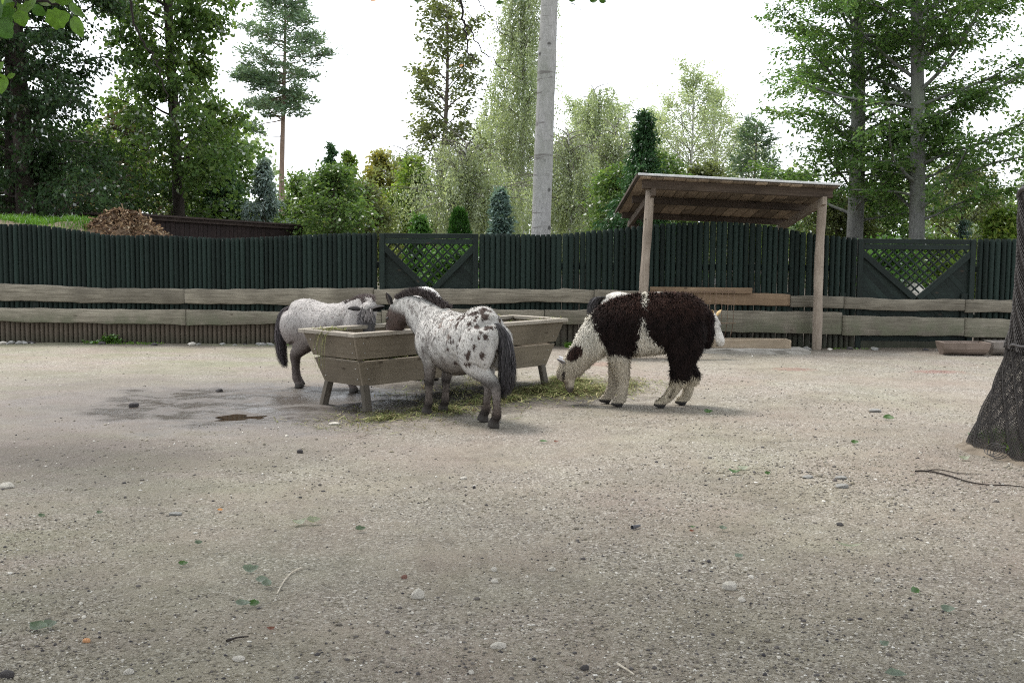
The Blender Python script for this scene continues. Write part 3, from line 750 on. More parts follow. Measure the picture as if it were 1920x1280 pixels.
# the wisp over the left end
acc = Acc(); r = np.random.default_rng(12)
for k in range(13):
    v_ = LV * .52 + r.normal(0, .05); L = r.uniform(.10, .36)
    p0 = tp(r.uniform(.08, .14), v_ + r.normal(0, .08), .707 + r.uniform(0, .01)); p1 = tp(.03, v_, .712 + r.uniform(0, .01)); p2 = tp(-.03 - r.uniform(0, .02), v_ + r.normal(0, .02), .69 - L * .35); p3 = tp(-.05 + r.normal(0, .02), v_ + r.normal(0, .03), .69 - L)
    q = catmull([tuple(p0), tuple(p1), tuple(p2), tuple(p3)], 4); V, F = tube_np(q, np.linspace(.0032, .0012, len(q)), 3); acc.add(V, F, np.full(len(F), r.uniform(.5, .95)))
o = link('hay_wisp', acc.mesh('hay_wisp'), M_hay, None); tag(o, 'wisp of yellow green hay hanging over the end rim of the trough', 'hay')

# ---------------------------------------------------------------- things lying on the yard
def stone_mesh(seed, sub=2):
    bm = bmesh.new(); bmesh.ops.create_icosphere(bm, subdivisions=sub, radius=.5); r = random.Random(seed)
    cuts = [(Vector((r.uniform(-1, 1), r.uniform(-1, 1), r.uniform(-1, 1))).normalized(), r.uniform(.30, .42)) for _ in range(9)]
    for v in bm.verts:
        for nrm, d in cuts:
            e = v.co.dot(nrm) - d
            if e > 0: v.co -= nrm * e * .9
        v.co *= r.uniform(.96, 1.04)
    return bm_mesh('stone', bm, False)
def stone_mat(name, c): return simple_mat(name, tuple(x * .75 for x in c), tuple(min(1, x * 1.2) for x in c), 7, .8, .4, .02)
SM = {k: stone_mat(k + '_stone', c) for k, c in dict(dark=(.055, .05, .05), pale=(.46, .43, .38), grey=(.24, .235, .222), brown=(.17, .09, .07), orange=(.5, .26, .13)).items()}
stones = [(251, 759, 17, 11, 'dark', 'square dark stone by the edge of the wet mud'), (410, 731, 14, 8, 'dark', 'dark clod on the wet mud ahead of the puddle'),
 (563, 847, 12, 8, 'dark', 'small black stone on dry ground in front of the trough'), (14, 911, 25, 11, 'pale', 'flat pale stone at the left edge of the photo'),
 (784, 1112, 25, 20, 'pale', 'rounded pale grey stone with a dark side, largest in the front gravel'), (627, 794, 20, 6, 'pale', 'flat whitish chip beside the hay in front of the trough leg'),
 (868, 895, 14, 6, 'pale', 'small flat pale stone in front of the spotted pony'), (889, 912, 6, 6, 'dark', 'tiny round black pebble in front of the spotted pony'),
 (1575, 983, 14, 6, 'dark', 'small dark oval stone in the right gravel'), (1580, 911, 26, 8, 'grey', 'flat grey stone, nearest of three flat ones on the right'),
 (1576, 895, 22, 6, 'grey', 'flat grey stone just behind another on the right'), (1513, 894, 22, 6, 'grey', 'flat grey stone, leftmost of three flat ones on the right'),
 (1368, 1098, 28, 17, 'pale', 'angular white stone in the front gravel'), (1391, 1124, 16, 10, 'pale', 'small white stone just nearer than an angular white one'),
 (935, 1208, 30, 13, 'pale', 'flat pale stone near the bottom middle of the photo'), (1640, 769, 22, 7, 'grey', 'flat grey stone in the open yard towards the netted tree'),
 (1095, 1250, 18, 11, 'dark', 'dark stone at the bottom edge of the photo'), (15, 1262, 26, 14, 'dark', 'dark brown stone in the lower left corner'),
 (928, 1088, 14, 9, 'pale', 'whitish pebble beside pinkish gravel in the middle'), (1035, 1066, 15, 8, 'pale', 'pale pebble in the centre front gravel'),
 (1645, 1087, 12, 9, 'pale', 'white round pebble in the right front gravel'), (757, 1080, 13, 9, 'brown', 'red brown stone behind the rounded pale grey one'),
 (163, 1199, 14, 8, 'orange', 'orange stone in the lower left gravel'), (884, 1257, 12, 8, 'pale', 'pale pebble at the bottom edge'), (242, 1256, 18, 11, 'pale', 'pinkish pebble at the bottom left edge'),
 (448, 1232, 22, 11, 'pale', 'pale pinkish stone beside a dark twig'), (925, 1066, 12, 10, 'pale', 'beige pebble among gravel in the middle'), (330, 962, 24, 6, 'grey', 'flat grey chip in the left yard')]
SMESH = [stone_mesh(k) for k in range(5)]
for i, (px, py, w, h, c, lab) in enumerate(stones):
    g_ = G(px, py + h * .35); d_ = (g_ - Vector((0, 0, CAM_H))).length; s = w / FPX * d_
    hh_ = max(h / FPX * d_ * 1.05 - .0, .012)
    me = SMESH[i % 5].copy(); me.materials.clear()
    dep = s * (.75 if h > 8 else .9)
    z = float(ground_h(np.array(g_.x), np.array(g_.y)))
    o = link('stone', me, SM[c], None, Matrix.Translation((g_.x, g_.y, z + hh_ * .30)) @ Matrix.Rotation(rnd.uniform(0, .5), 4, 'Z') @ Matrix.Diagonal((s * 1.1, dep, hh_ * 1.15, 1)))
    tag(o, lab, 'stone', 'stones lying on the yard')
def leaf_np(L, W, fold=.25, curl=.15, nseg=6, seed=0):
    r = np.random.default_rng(seed); ts = np.linspace(0, 1, nseg + 1)
    w = W / 2 * np.sin(np.pi * np.clip(ts, 0, 1) ** .8) ** .8 * (1 + .12 * np.sin(ts * 21 + r.uniform(0, 6)))
    zc = curl * L * (ts - .5) ** 2 * 2
    mid = np.c_[ts * L - L / 2, np.zeros(nseg + 1), zc]; lf = np.c_[ts * L - L / 2, w, zc + w * fold * 2]; rt = np.c_[ts * L - L / 2, -w, zc + w * fold * 1.2]
    V = np.concatenate([lf, mid, rt]); n = nseg + 1; F = []
    for i in range(nseg): F += [(i, i + 1, n + i + 1, n + i), (n + i, n + i + 1, 2 * n + i + 1, 2 * n + i)]
    return V, np.array(F)
def flat_leaf_mat(name, c, trans=.3):
    t = NT(name); n = t.noise(t.coord('Object'), 40, 4); col = t.ramp(n, (.3, tuple(x * .7 for x in c)), (.7, tuple(x * 1.2 for x in c)))
    d = t.pbsdf(col, .5, None, .4); tr = t.node('ShaderNodeBsdfTranslucent'); t.l.new(t.mix(1.0, col, (1.6, 1.7, .8), 'MULTIPLY'), tr.inputs[0])
    m = t.node('ShaderNodeMixShader'); m.inputs[0].default_value = trans; t.l.new(d, m.inputs[1]); t.l.new(tr.outputs[0], m.inputs[2]); return t.fin(m.outputs[0])
LM = {k: flat_leaf_mat(k + '_leaf', c) for k, c in dict(green=(.055, .12, .03), blue=(.15, .185, .15), pale=(.27, .29, .22), dull=(.10, .14, .09), orange=(.55, .22, .03), brown=(.16, .05, .025)).items()}
leaves = [(80, 973, 13, 'dull', 'dull green leaf on the left yard'), (188, 966, 12, 'dull', 'small dull green leaf on the left yard, right of another'),
 (413, 960, 10, 'orange', 'small orange leaf on the left yard'), (588, 982, 24, 'pale', 'pale green leaf lying flat in front of the trough'), (560, 984, 26, 'pale', 'curled whitish leaf beside a pale green one'),
 (373, 1023, 13, 'blue', 'blue green leaf left of centre'), (344, 1061, 16, 'green', 'bright green leaf on the left gravel'), (470, 1073, 26, 'blue', 'grey green leaf, farthest of a cluster by a pale twig'),
 (492, 1091, 22, 'blue', 'pale grey green leaf in a cluster by a pale twig'), (502, 1101, 22, 'blue', 'grey green leaf, nearest of two touching ones by a pale twig'), (456, 1137, 26, 'blue', 'whitish green leaf below the cluster by a pale twig'),
 (478, 1135, 20, 'green', 'bright green leaf touching a whitish green one'), (74, 1182, 34, 'dull', 'dark green leaf in the lower left gravel'), (97, 1176, 24, 'blue', 'grey green leaf touching a dark green one at lower left'),
 (508, 1184, 14, 'brown', 'red brown leaf in the lower left gravel'), (676, 997, 18, 'dull', 'dark green leaf in the middle yard'), (1019, 830, 14, 'green', 'dark green leaf in front of the spotted pony'),
 (1043, 830, 9, 'brown', 'brown leaf beside a dark green one'), (1328, 776, 16, 'green', 'round green leaf behind the alpaca hind feet'), (1666, 787, 18, 'green', 'yellow green leaf in the open right yard'),
 (1603, 833, 13, 'green', 'small green leaf in the right yard'), (1377, 891, 20, 'green', 'green leaf with a stalk, right of centre'), (1392, 882, 20, 'pale', 'silvery leaf beside a green one, right of centre'), (1438, 893, 12, 'green', 'tiny green leaf right of centre'),
 (1356, 997, 14, 'blue', 'blue green leaf in the right gravel'), (1385, 1048, 18, 'blue', 'blue grey leaf nearer than another in the right gravel'), (1299, 993, 9, 'green', 'tiny olive leaf in the right gravel'),
 (1715, 1113, 20, 'green', 'dark green curled leaf in the front right gravel'), (1778, 1147, 22, 'blue', 'blue green three pointed leaf in the front right gravel'), (1657, 1212, 18, 'blue', 'grey green leaf near the bottom right'),
 (1679, 1270, 32, 'blue', 'dark grey green leaf at the bottom edge'), (1807, 864, 18, 'pale', 'pale green leaf beside the netted tree'), (1592, 1029, 44, 'pale', 'long pale grass blade in the right gravel'), (1297, 1000, 8, 'brown', 'tiny brown leaf in the right gravel')]
for i, (px, py, w, c, lab) in enumerate(leaves):
    g_ = G(px, py); d_ = (g_ - Vector((0, 0, CAM_H))).length; s = w / FPX * d_ * 1.15
    blade = 'blade' in lab
    V, F = leaf_np(s, s * (.12 if blade else .62), rnd.uniform(.1, .5), rnd.uniform(.1, .7), 6, i)
    z = float(ground_h(np.array(g_.x), np.array(g_.y)))
    o = link('grass_blade' if blade else 'fallen_leaf', np_mesh('fallen_leaf', V, F, True), LM[c], None, Matrix.Translation((g_.x, g_.y, z + .012)) @ Matrix.Rotation(rnd.uniform(-.7, .7), 4, 'Z') @ Matrix.Rotation(R(rnd.uniform(5, 28)), 4, 'X'))
    tag(o, lab, 'leaf' if not blade else 'grass blade', 'leaves fallen on the yard')
M_twig = simple_mat('twig_bark', (.018, .014, .012), (.05, .04, .035), 30, .8, .3, .003)
M_twigp = simple_mat('bare_pale_twig', (.38, .33, .26), (.55, .5, .42), 30, .8, .3, .003)
M_slat = simple_mat('dark_chip', (.07, .07, .08), (.13, .13, .14), 20, .8, .3, .003)
for pts, r0, m, lab in (([(1716, 886), (1740, 886), (1775, 893), (1815, 905), (1850, 911), (1895, 913), (1950, 920)], .0065, M_twig, 'long dark fallen branch lying before the netted tree'),
                       ([(1735, 885), (1760, 882), (1800, 889), (1840, 890)], .004, M_twig, 'thin dark twig behind a longer fallen branch'),
                       ([(565, 1066), (545, 1077), (530, 1095), (519, 1115)], .0045, M_twigp, 'bare pale twig on the left gravel'),
                       ([(1185, 994), (1200, 990)], .012, M_slat, 'short dark flat chip of wood in the centre gravel'),
                       ([(425, 1204), (445, 1198), (466, 1196)], .005, M_twig, 'dark twig at the lower left'),
                       ([(1158, 1247), (1172, 1256), (1190, 1268)], .005, M_twigp, 'broken pale twig at the bottom edge'),
                       ([(795, 942), (803, 934)], .004, M_twigp, 'tiny pale stick in the middle yard')):
    q = np.array([tuple(G(*p) + Vector((0, 0, .014 + r0))) for p in pts]); q = catmull(q, 4) if len(q) > 2 else np.array([q[0], (q[0] + q[1]) / 2, q[1]])
    q[:, 2] = ground_h(q[:, 0], q[:, 1]) + r0 * .8 + .004
    V, F = tube_np(q - q[0], np.linspace(r0, r0 * .5, len(q)), 6)
    o = link('twig', np_mesh('twig', V, F, True), m, None, Matrix.Translation(q[0])); tag(o, lab, 'twig', 'twigs lying on the yard')

# weeds and stones along the foot of the fence
M_weed = leaf_mat('weed_leaf', (.05, .12, .02), (.09, .19, .035), (.13, .24, .05), .35)
def weed(px, py, n, h, sp, label, seed):
    r = np.random.default_rng(seed); g_ = G(px, py); g_.y = min(g_.y, FY - .16)
    root = thing('weed', label, 'weed', g_); acc = Acc(); acs = Acc()
    for k in range(n):
        a = r.uniform(0, 6.28); L = r.uniform(.3, 1) * h; rad = abs(r.normal(0, sp))
        b = np.array([math.cos(a) * rad, math.sin(a) * rad * .3, 0]); tpp = b + np.array([r.normal(0, .03), r.normal(0, .02), L])
        V, F = tube_np([b, (b + tpp) / 2 + r.normal(0, .01, 3), tpp], [.004, .003, .002], 3); acs.add(V, F)
        for j in range(5):
            V, F = leaf_np(r.uniform(.04, .08), r.uniform(.025, .05), .2, .4, 3, k)
            az = r.uniform(0, 6.28); M = Matrix.Rotation(az, 3, 'Z') @ Matrix.Rotation(r.uniform(-.6, .6), 3, 'Y')
            p = b + (tpp - b) * r.uniform(.4, 1)
            acc.add((np.array(M) @ V.T).T + p + np.array([math.cos(az), math.sin(az), 0]) * .03, F, np.full(len(F), r.uniform(0, 1)))
    link('foliage', acc.mesh('foliage'), M_weed, root, MW[root.name]); link('stem', acs.mesh('stem'), M_weed, root, MW[root.name])
weed(225, 640, 26, .14, .12, 'bright green weed growing at the foot of the fence rails', 1)
weed(195, 641, 14, .05, .18, 'low green weed patch just left of a bright green weed', 3)
M_grass = leaf_mat('grass_blade', (.07, .15, .02), (.12, .24, .03), (.2, .32, .06), .4)
def grass_patch(n, fn, seed, hmin, hmax):
    r = np.random.default_rng(seed); c = fn(r, n); n = len(c); h = r.uniform(hmin, hmax, n); az = r.uniform(0, 6.28, n)
    s = np.stack([np.cos(az), np.sin(az), 0 * az], -1) * (.0035 + h * .02)[:, None]
    lean = np.stack([r.normal(0, .35, n) * h, r.normal(0, .35, n) * h, h], -1)
    V = np.stack([c - s, c + s, c + lean * np.array([.45, .45, .6]) + s * .8, c + lean * np.array([.45, .45, .6]) - s * .8, c + lean], 1).reshape(-1, 3); k = np.arange(n)[:, None] * 5
    acc = Acc(); tone = r.uniform(0, 1, n); acc.add(V, k + np.array([0, 1, 2, 3]), tone); acc.F.setdefault(3, []).append(k + np.array([3, 2, 4])); acc.A.setdefault(3, []).append(tone); return acc
def gp(r, n):
    x = r.uniform(XA(1062, 15.9), XA(1088, 15.9), n); return np.stack([x, r.uniform(15.85, 16.0, n), np.zeros(n)], -1)
acc = grass_patch(350, gp, 3, .03, .09)
for px0, px1, n, hm in ((150, 300, 320, .05), (480, 540, 60, .04), (700, 720, 30, .05), (1560, 1640, 60, .04)):
    def gq(r, n, a=XA(px0, 15.95), b=XA(px1, 15.95)): return np.stack([r.uniform(a, b, n), r.normal(15.97, .05, n), np.zeros(n)], -1)
    b = grass_patch(n, gq, px0, .02, hm)
    acc.add(np.concatenate(b.V), np.concatenate(b.F[4]), np.concatenate(b.A[4]))
o = link('grass', acc.mesh('grass'), M_grass); tag(o, 'short green grass sprouting along the foot of the fence', kind='stuff')
for i in range(44):
    px = rnd.choice([rnd.uniform(150, 520), rnd.uniform(0, 60), rnd.uniform(1480, 1780)]); g_ = G(px, 645); s = rnd.uniform(.04, .11)
    me = SMESH[i % 5].copy(); me.materials.clear()
    o = link('stone', me, SM[rnd.choice(['dark', 'grey', 'grey', 'pale'])], None, Matrix.Translation((g_.x, rnd.uniform(15.78, 16.0), s * .12)) @ Matrix.Rotation(rnd.uniform(0, 3), 4, 'Z') @ Matrix.Diagonal((s * 1.2, s, s * .6, 1)))
    tag(o, 'small stone in the row along the foot of the fence', 'stone', 'small stones along the foot of the fence')
# ---------------------------------------------------------------- trees
def bark_mat(name, c1, c2, sc=(6, 6, 1.2), bump=.6, lichen=None, scars=False):
    t = NT(name); co = t.coord('Object', sc); n = t.noise(co, 3, 6, .65, .5)
    col = t.ramp(n, (.3, c1), (.7, c2))
    n2 = t.noise(t.coord('Object', (1, 1, .5)), 1.6, 4)
    if lichen: col = t.mix(t.mr(n2, .45, .7, 0, .8), col, lichen)
    n3 = t.noise(t.coord('Object', (1.5, 1.5, 22)), 1.0, 3)
    col = t.mix(t.mr(n3, .64, .70, 0, .45), col, tuple(x * .35 for x in c1))
    if scars:                                                    # knots and ring scars of a smooth bark
        vk = t.voro(t.coord('Object', (3.2, 3.2, 3.4)), 1.0); col = t.mix(t.mr(vk, .10, .17, .85, 0), col, (.05, .048, .045))
        rg = t.noise(t.coord('Object', (1.2, 1.2, 9)), 1.0, 5, .7, .4); col = t.mix(t.mr(rg, .585, .62, 0, .65), col, (.10, .088, .082)); col = t.mix(t.mr(rg, .40, .36, 0, .4), col, (.36, .355, .345))
    return t.fin(t.pbsdf(col, .9, t.bump(n, bump, .02), .15))
B_dark = bark_mat('dark_bark', (.025, .020, .017), (.06, .05, .042))
B_grey = bark_mat('grey_beech_bark', (.24, .235, .228), (.40, .392, .38), (9, 9, 2.5), .35, (.20, .21, .175), True)
B_mid = bark_mat('brown_bark', (.07, .055, .045), (.14, .115, .095))
B_pine = bark_mat('red_pine_bark', (.13, .092, .07), (.23, .165, .125))
B_beech = bark_mat('beech_bark_shaded', (.10, .10, .095), (.18, .18, .17), (9, 9, 2), .35, (.15, .17, .12))
B_twig = bark_mat('grey_twig_bark', (.10, .09, .075), (.17, .16, .13))
B_birch = bark_mat('white_birch_bark', (.38, .37, .35), (.55, .54, .52), (2, 2, 6), .3)

class Tree:
    """a trunk, limbs and many leaf-sized faces"""
    def __init__(s, seed): s.r = np.random.default_rng(seed); s.wood = Acc(); s.trunk = Acc(); s.LP = []; s.LD = []
    def grow_trunk(s, h, r0, r1, bend=.3, lean=(0, 0), n=16, flare=1.35):
        ts = np.linspace(0, 1, n); ph = s.r.uniform(0, 6, 4)
        rad_w = 1 + .025 * np.sin(ts * 60 + ph[2]) + .02 * np.sin(ts * 95 + ph[3])
        p = np.stack([lean[0] * ts + bend * (np.sin(ts * 4 + ph[0]) - np.sin(ph[0])) * .3, lean[1] * ts + bend * (np.sin(ts * 3 + ph[1]) - np.sin(ph[1])) * .3, h * ts], -1)
        rad = (r0 * (1 - ts) + r1 * ts) * rad_w; rad = rad * (1 + (flare - 1) * np.exp(-ts * h / .5))
        s.tp, s.tr, s.h = p, rad, h
        V, F = tube_np(p, rad, 10); s.trunk.add(V, F); return s
    def at(s, z): return np.array([np.interp(z, s.tp[:, 2], s.tp[:, k]) for k in range(3)]), np.interp(z, s.tp[:, 2], s.tr)
    def limb(s, p0, az, el, L, r0, upturn=.2, n=6, wob=.12, sides=5):
        d = np.array([math.cos(az) * math.cos(el), math.sin(az) * math.cos(el), math.sin(el)]); pts = [np.array(p0, float)]; st = L / (n - 1)
        for k in range(n - 1):
            d = d + s.r.normal(0, wob, 3) + np.array([0, 0, upturn / (n - 1)]); d /= np.linalg.norm(d); pts.append(pts[-1] + d * st)
        pts = np.array(pts)
        V, F = tube_np(pts, np.linspace(r0, r0 * .25, n), sides); s.wood.add(V, F); return pts
    def crown(s, z0, z1, nb, prof, el0, el1, upturn=.2, sub=7, sublen=.42, sub_el=.0, leaves=30, lsp=.10, rb=.25, subwob=.15, start=.25, side_bias=None, droop=0.0, wob=.12):
        ga = 2.39996
        for i in range(nb):
            f = (i + s.r.uniform(0, 1)) / nb; z = z0 + (z1 - z0) * f
            p, tr = s.at(z); az = i * ga + s.r.normal(0, .4)
            if side_bias is not None and s.r.random() < side_bias[1]: az = side_bias[0] + s.r.normal(0, .7)
            L = prof(f) * s.r.uniform(.72, 1.12); el = el0 + (el1 - el0) * f + s.r.normal(0, .12)
            pts = s.limb(p, az, el, L, max(.008, min(tr * rb * 1.6, .012 * L + .008)), upturn, wob=wob)
            ns = max(2, int(sub * (.5 + .5 * L / max(.1, prof(.3)))))
            for j in range(ns):
                q = start + (1 - start) * (j + s.r.uniform(0, 1)) / ns; x = q * (len(pts) - 1); k = min(int(x), len(pts) - 2)
                b = pts[k] + (pts[k + 1] - pts[k]) * (x - k); dd = pts[k + 1] - pts[k]; a2 = math.atan2(dd[1], dd[0]) + (1 if j % 2 else -1) * s.r.uniform(.4, 1.1)
                l2 = L * sublen * s.r.uniform(.6, 1.2) * (1.15 - .5 * q)
                sp = s.limb(b, a2, sub_el + s.r.normal(0, .15), l2, .004 + .004 * l2, -droop, 4, subwob, 3)
                s.leafline(sp, leaves, lsp)
            s.leafline(pts[-3:], leaves, lsp)
    def leafline(s, pts, n, sp):
        n = max(1, int(n * s.r.uniform(.5, 1.4))); x = s.r.uniform(.1, 1, n) * (len(pts) - 1); k = np.minimum(x.astype(int), len(pts) - 2)
        p = pts[k] + (pts[k + 1] - pts[k]) * (x - k)[:, None]; d = pts[k + 1] - pts[k]; d /= np.linalg.norm(d, axis=1)[:, None] + 1e-9
        s.LP.append(p + s.r.normal(0, 1, (n, 3)) * np.array([sp, sp, sp * .6])); s.LD.append(d)
    def leaves(s, size, aspect=.6, flat=.7, along=.5, droop=.2, fold=True):
        """flat: 1 = faces lie level; along: how far they follow the twig"""
        p = np.concatenate(s.LP); d = np.concatenate(s.LD); n = len(p); r = s.r
        dirv = d * along + r.normal(0, 1, (n, 3)) * (1 - along) * np.array([1, 1, .5]); dirv[:, 2] -= droop
        dirv /= np.linalg.norm(dirv, axis=1)[:, None] + 1e-9
        nm = r.normal(0, 1, (n, 3)) * (1 - flat) + np.array([0, 0, flat]); sd = np.cross(dirv, nm); sd /= np.linalg.norm(sd, axis=1)[:, None] + 1e-9
        L = size * r.uniform(.6, 1.35, n)[:, None]; W = L * aspect * .5
        up = np.cross(sd, dirv)
        a = p; b = p + dirv * L * .5 + sd * W; c = p + dirv * L - up * L * .12; e = p + dirv * L * .5 - sd * W
        V = np.stack([a, b, c, e], 1).reshape(-1, 3); F = np.arange(n)[:, None] * 4 + np.array([0, 1, 2, 3])
        cl = smooth_noise(p[:, 0] * 1.0 + p[:, 2] * .7, p[:, 1] + p[:, 2] * .4, int(r.integers(1000)), 3.0)
        tone = np.clip(.5 + cl * .35 + r.normal(0, .2, n), 0, 1)
        return V, F, tone
    def build(s, name, label, loc, bark, leafm, size, aspect=.6, flat=.7, along=.5, droop=.2, cat='tree', group='trees beyond the fence', limb_bark=None):
        root = thing(name, label, cat, loc, 0, group); M = MW[root.name]
        if s.trunk.n: link('trunk', s.trunk.mesh('trunk', True), bark, root, M)
        if s.wood.n: link('limbs', s.wood.mesh('limbs', True), limb_bark or bark, root, M)
        if s.LP:
            V, F, tone = s.leaves(size, aspect, flat, along, droop)
            link('crown', np_mesh('crown', V, F, False, tone), leafm, root, M)
            global NLEAF; NLEAF += len(F)
        return root
NLEAF = 0
L_dark = leaf_mat('dark_leaf', (.017, .034, .015), (.033, .063, .025), (.06, .105, .038), .4)
L_green = leaf_mat('green_leaf', (.055, .10, .030), (.10, .17, .05), (.19, .25, .08), .52)
L_beech = leaf_mat('beech_leaf', (.052, .108, .032), (.10, .182, .052), (.18, .26, .085), .54)
L_pale = leaf_mat('pale_birch_leaf', (.22, .27, .16), (.33, .38, .245), (.45, .49, .345), .5)  # pale birch green, lightened further in place of distance haze and glare
L_olive = leaf_mat('olive_leaf', (.075, .095, .042), (.14, .165, .07), (.23, .25, .115), .5)
L_yellow = leaf_mat('yellow_leaf', (.16, .18, .05), (.30, .29, .08), (.45, .38, .10), .5)
L_ygreen = leaf_mat('yellow_green_leaf', (.08, .14, .03), (.16, .24, .05), (.33, .34, .08), .5)
L_russet = leaf_mat('russet_leaf', (.06, .07, .03), (.13, .115, .06), (.21, .155, .09), .45)
L_pine = leaf_mat('pine_needle', (.07, .115, .07), (.125, .19, .115), (.20, .265, .165), .35)
L_conif = leaf_mat('conifer_spray', (.02, .055, .022), (.04, .095, .036), (.07, .145, .055), .3)
L_blue = leaf_mat('blue_conifer_spray', (.07, .115, .10), (.125, .19, .17), (.22, .30, .275), .3)
L_soft = leaf_mat('soft_conifer_spray', (.05, .10, .05), (.09, .16, .08), (.14, .22, .11), .35)
L_silver = leaf_mat('silver_conifer_spray', (.15, .205, .19), (.25, .32, .30), (.38, .45, .43), .3)
L_thuja = leaf_mat('thuja_spray', (.018, .055, .012), (.035, .095, .018), (.06, .14, .03), .3)
L_vivid = leaf_mat('vivid_spray', (.035, .09, .02), (.07, .16, .03), (.13, .24, .05), .4)

def ground_at(px, Y): return Vector((XA(px, Y), Y, 0))
# two dark trees on the left, with layered sprays down to the fence
def dark_tree(px, Y, h, r0, label, seed, nb=46, W=3.4, mat=L_dark, bias=None, z0=1.6, leaves=74):
    t_ = Tree(seed).grow_trunk(h, r0, r0 * .35, .5)
    t_.crown(z0, 8.6, nb, lambda f: W * (1.15 - .4 * f) * (.85 + .3 * math.sin(f * 31)), .05, .35, .05, 10, .42, -.15, leaves, .10, rb=.14, side_bias=bias, droop=.5, start=.08); t_.crown(8.6, h * .97, 16, lambda f: W * (.7 - .4 * f), .25, .6, .1, 8, .45, -.15, 40, .11, rb=.14, droop=.5)
    return t_.build('dark_broadleaf_tree', label, ground_at(px, Y), B_dark, mat, .085, .6, .62, .45, .35)
dark_tree(18, 21.5, 12, .16, 'dark tree with near black bark at the left edge, left of its twin trunk', 101, 40, 1.9)
dark_tree(50, 21.0, 12.5, .19, 'dark tree with a thick near black trunk, right of its twin at the left edge', 102, 46, 2.1)
# low dark scrub around their feet
# tall linden like tree
t_ = Tree(103).grow_trunk(13, .14, .05, .35)
t_.crown(2.6, 9.0, 60, lambda f: 1.55 * (1.1 - .35 * f) * (1 + .3 * math.sin(f * 13)), .35, .6, .05, 8, .5, -.2, 52, .11, droop=.5); t_.crown(9.0, 12.8, 22, lambda f: 1.2 * (1.1 - .8 * f), .35, .6, .05, 8, .5, -.2, 40, .12, droop=.5)
t_.build('linden_tree', 'tall leafy green tree with one straight dark trunk behind the brown shed', ground_at(340, 24.6), B_dark, L_green, .105, .75, .55, .4, .4)
# mid trees between
def bushy(name, px, Y, h, W, label, mat, seed, nb=40, leaves=36, size=.1, z0=.4, bark=B_mid, aspect=.6, sub=7, el=(.3, 1.0), up=.2, lsp=.12, r0=.07, flat=.5, droop=.25, shape=None, cat='tree', group='trees beyond the fence'):
    t_ = Tree(seed).grow_trunk(h * .93, r0, r0 * .25, .3)
    prof = shape or (lambda f: W * (.75 + .7 * f - 1.25 * f * f))
    t_.crown(z0, h * .9, nb, prof, el[0], el[1], up, sub, .45, .05, leaves, lsp, droop=.2)
    return t_.build(name, label, ground_at(px, Y), bark, mat, size, aspect, flat, .4, droop, cat, group)
bushy('russet_tree', 245, 27, 4.7, 2.0, 'reddish olive bushy tree behind the wood chip heap', L_russet, 111, 46, 40, .11)
bushy('olive_tree', 425, 27.5, 4.5, 1.5, 'mid green tree filling in to the right of the straight dark trunk', L_green, 112, 44, 38, .11)
bushy('dark_shrub', 120, 23.5, 3.6, 2.4, 'dark shrub behind the grass bank, right of the twin trunks', L_dark, 113, 40, 38, .10)
bushy('dark_shrub', -60, 24.5, 4.2, 2.2, 'dark shrub at the far left edge behind the grass bank', L_dark, 114, 36, 34, .10)
bushy('green_shrub', 185, 30, 4.3, 2.0, 'dark green tree far behind the heap, between the two trunk groups', L_dark, 115, 40, 36, .12)
bushy('green_shrub', 330, 26.0, 3.0, 2.2, 'low bright green bush under the straight dark trunk', L_green, 116, 36, 36, .10)
# conifers with drooping sprays
def conifer(name, px, Y, h, W, label, mat, seed, nb=70, leaves=26, size=.13, aspect=.3, el=(.05, .6), up=-.1, sub=8, lsp=.05, z0=.15, power=1.0, bark=B_mid, cat='conifer', droop=.5, group='conifers beyond the fence', sublen=.4):
    t_ = Tree(seed).grow_trunk(h, .035 * h / 3 + .02, .006, .06)
    t_.crown(z0, h * .97, nb, lambda f: W * max(.04, (1 - f)) ** power, el[0], el[1], up, sub, sublen, -.1, leaves, lsp, droop=droop)
    return t_.build(name, label, ground_at(px, Y), bark, mat, size, aspect, .45, .7, droop * .5, cat, group)
conifer('soft_conifer', 420, 26.6, 3.6, 1.4, 'feathery green conifer behind the right half of the brown shed', L_soft, 121, 80, 26, .13)
conifer('blue_conifer', 494, 25.6, 3.4, 1.2, 'silvery blue conifer behind the right end of the brown shed', L_silver, 122, 80, 28, .12)
conifer('spruce', 620, 42, 5.2, 1.25, 'small dark spruce tip standing against the sky', L_conif, 123, 60, 22, .16)
bushy('green_shrub', 610, 24.5, 3.25, 1.35, 'rounded green shrub at the right end of the brown shed', L_green, 124, 46, 40, .085)
bushy('green_shrub', 560, 27.5, 3.2, 1.2, 'green shrub peeping between the blue conifer and the rounded shrub', L_green, 125, 36, 34, .09)
conifer('poplar', 655, 44, 5.0, .75, 'slim pale yellow poplar against the sky', L_ygreen, 126, 50, 34, .13, .6, (1.0, 1.3), .2, 6, .1, .3, .6, cat='tree', group='trees beyond the fence', droop=.1)
bushy('yellow_tree', 722, 36, 4.6, 1.15, 'yellow leaved tree left of the lattice gate', L_yellow, 127, 46, 34, .12)
bushy('yellow_green_tree', 765, 30, 3.9, 1.0, 'yellowish green bush just behind the left lattice gate', L_ygreen, 128, 40, 32, .10)
bushy('green_shrub', 690, 26, 2.9, 1.1, 'dull green bush left of the lattice gate', L_olive, 129, 40, 34, .09)
conifer('vivid_conifer', 788, 19.6, 1.98, .55, 'bright green feathery conifer behind the left lattice gate', L_vivid, 130, 60, 26, .10, .3, (.2, .8))
bushy('green_shrub', 838, 18.3, 1.5, .62, 'leafy bright green shrub seen through the left lattice', L_vivid, 131, 30, 30, .07)
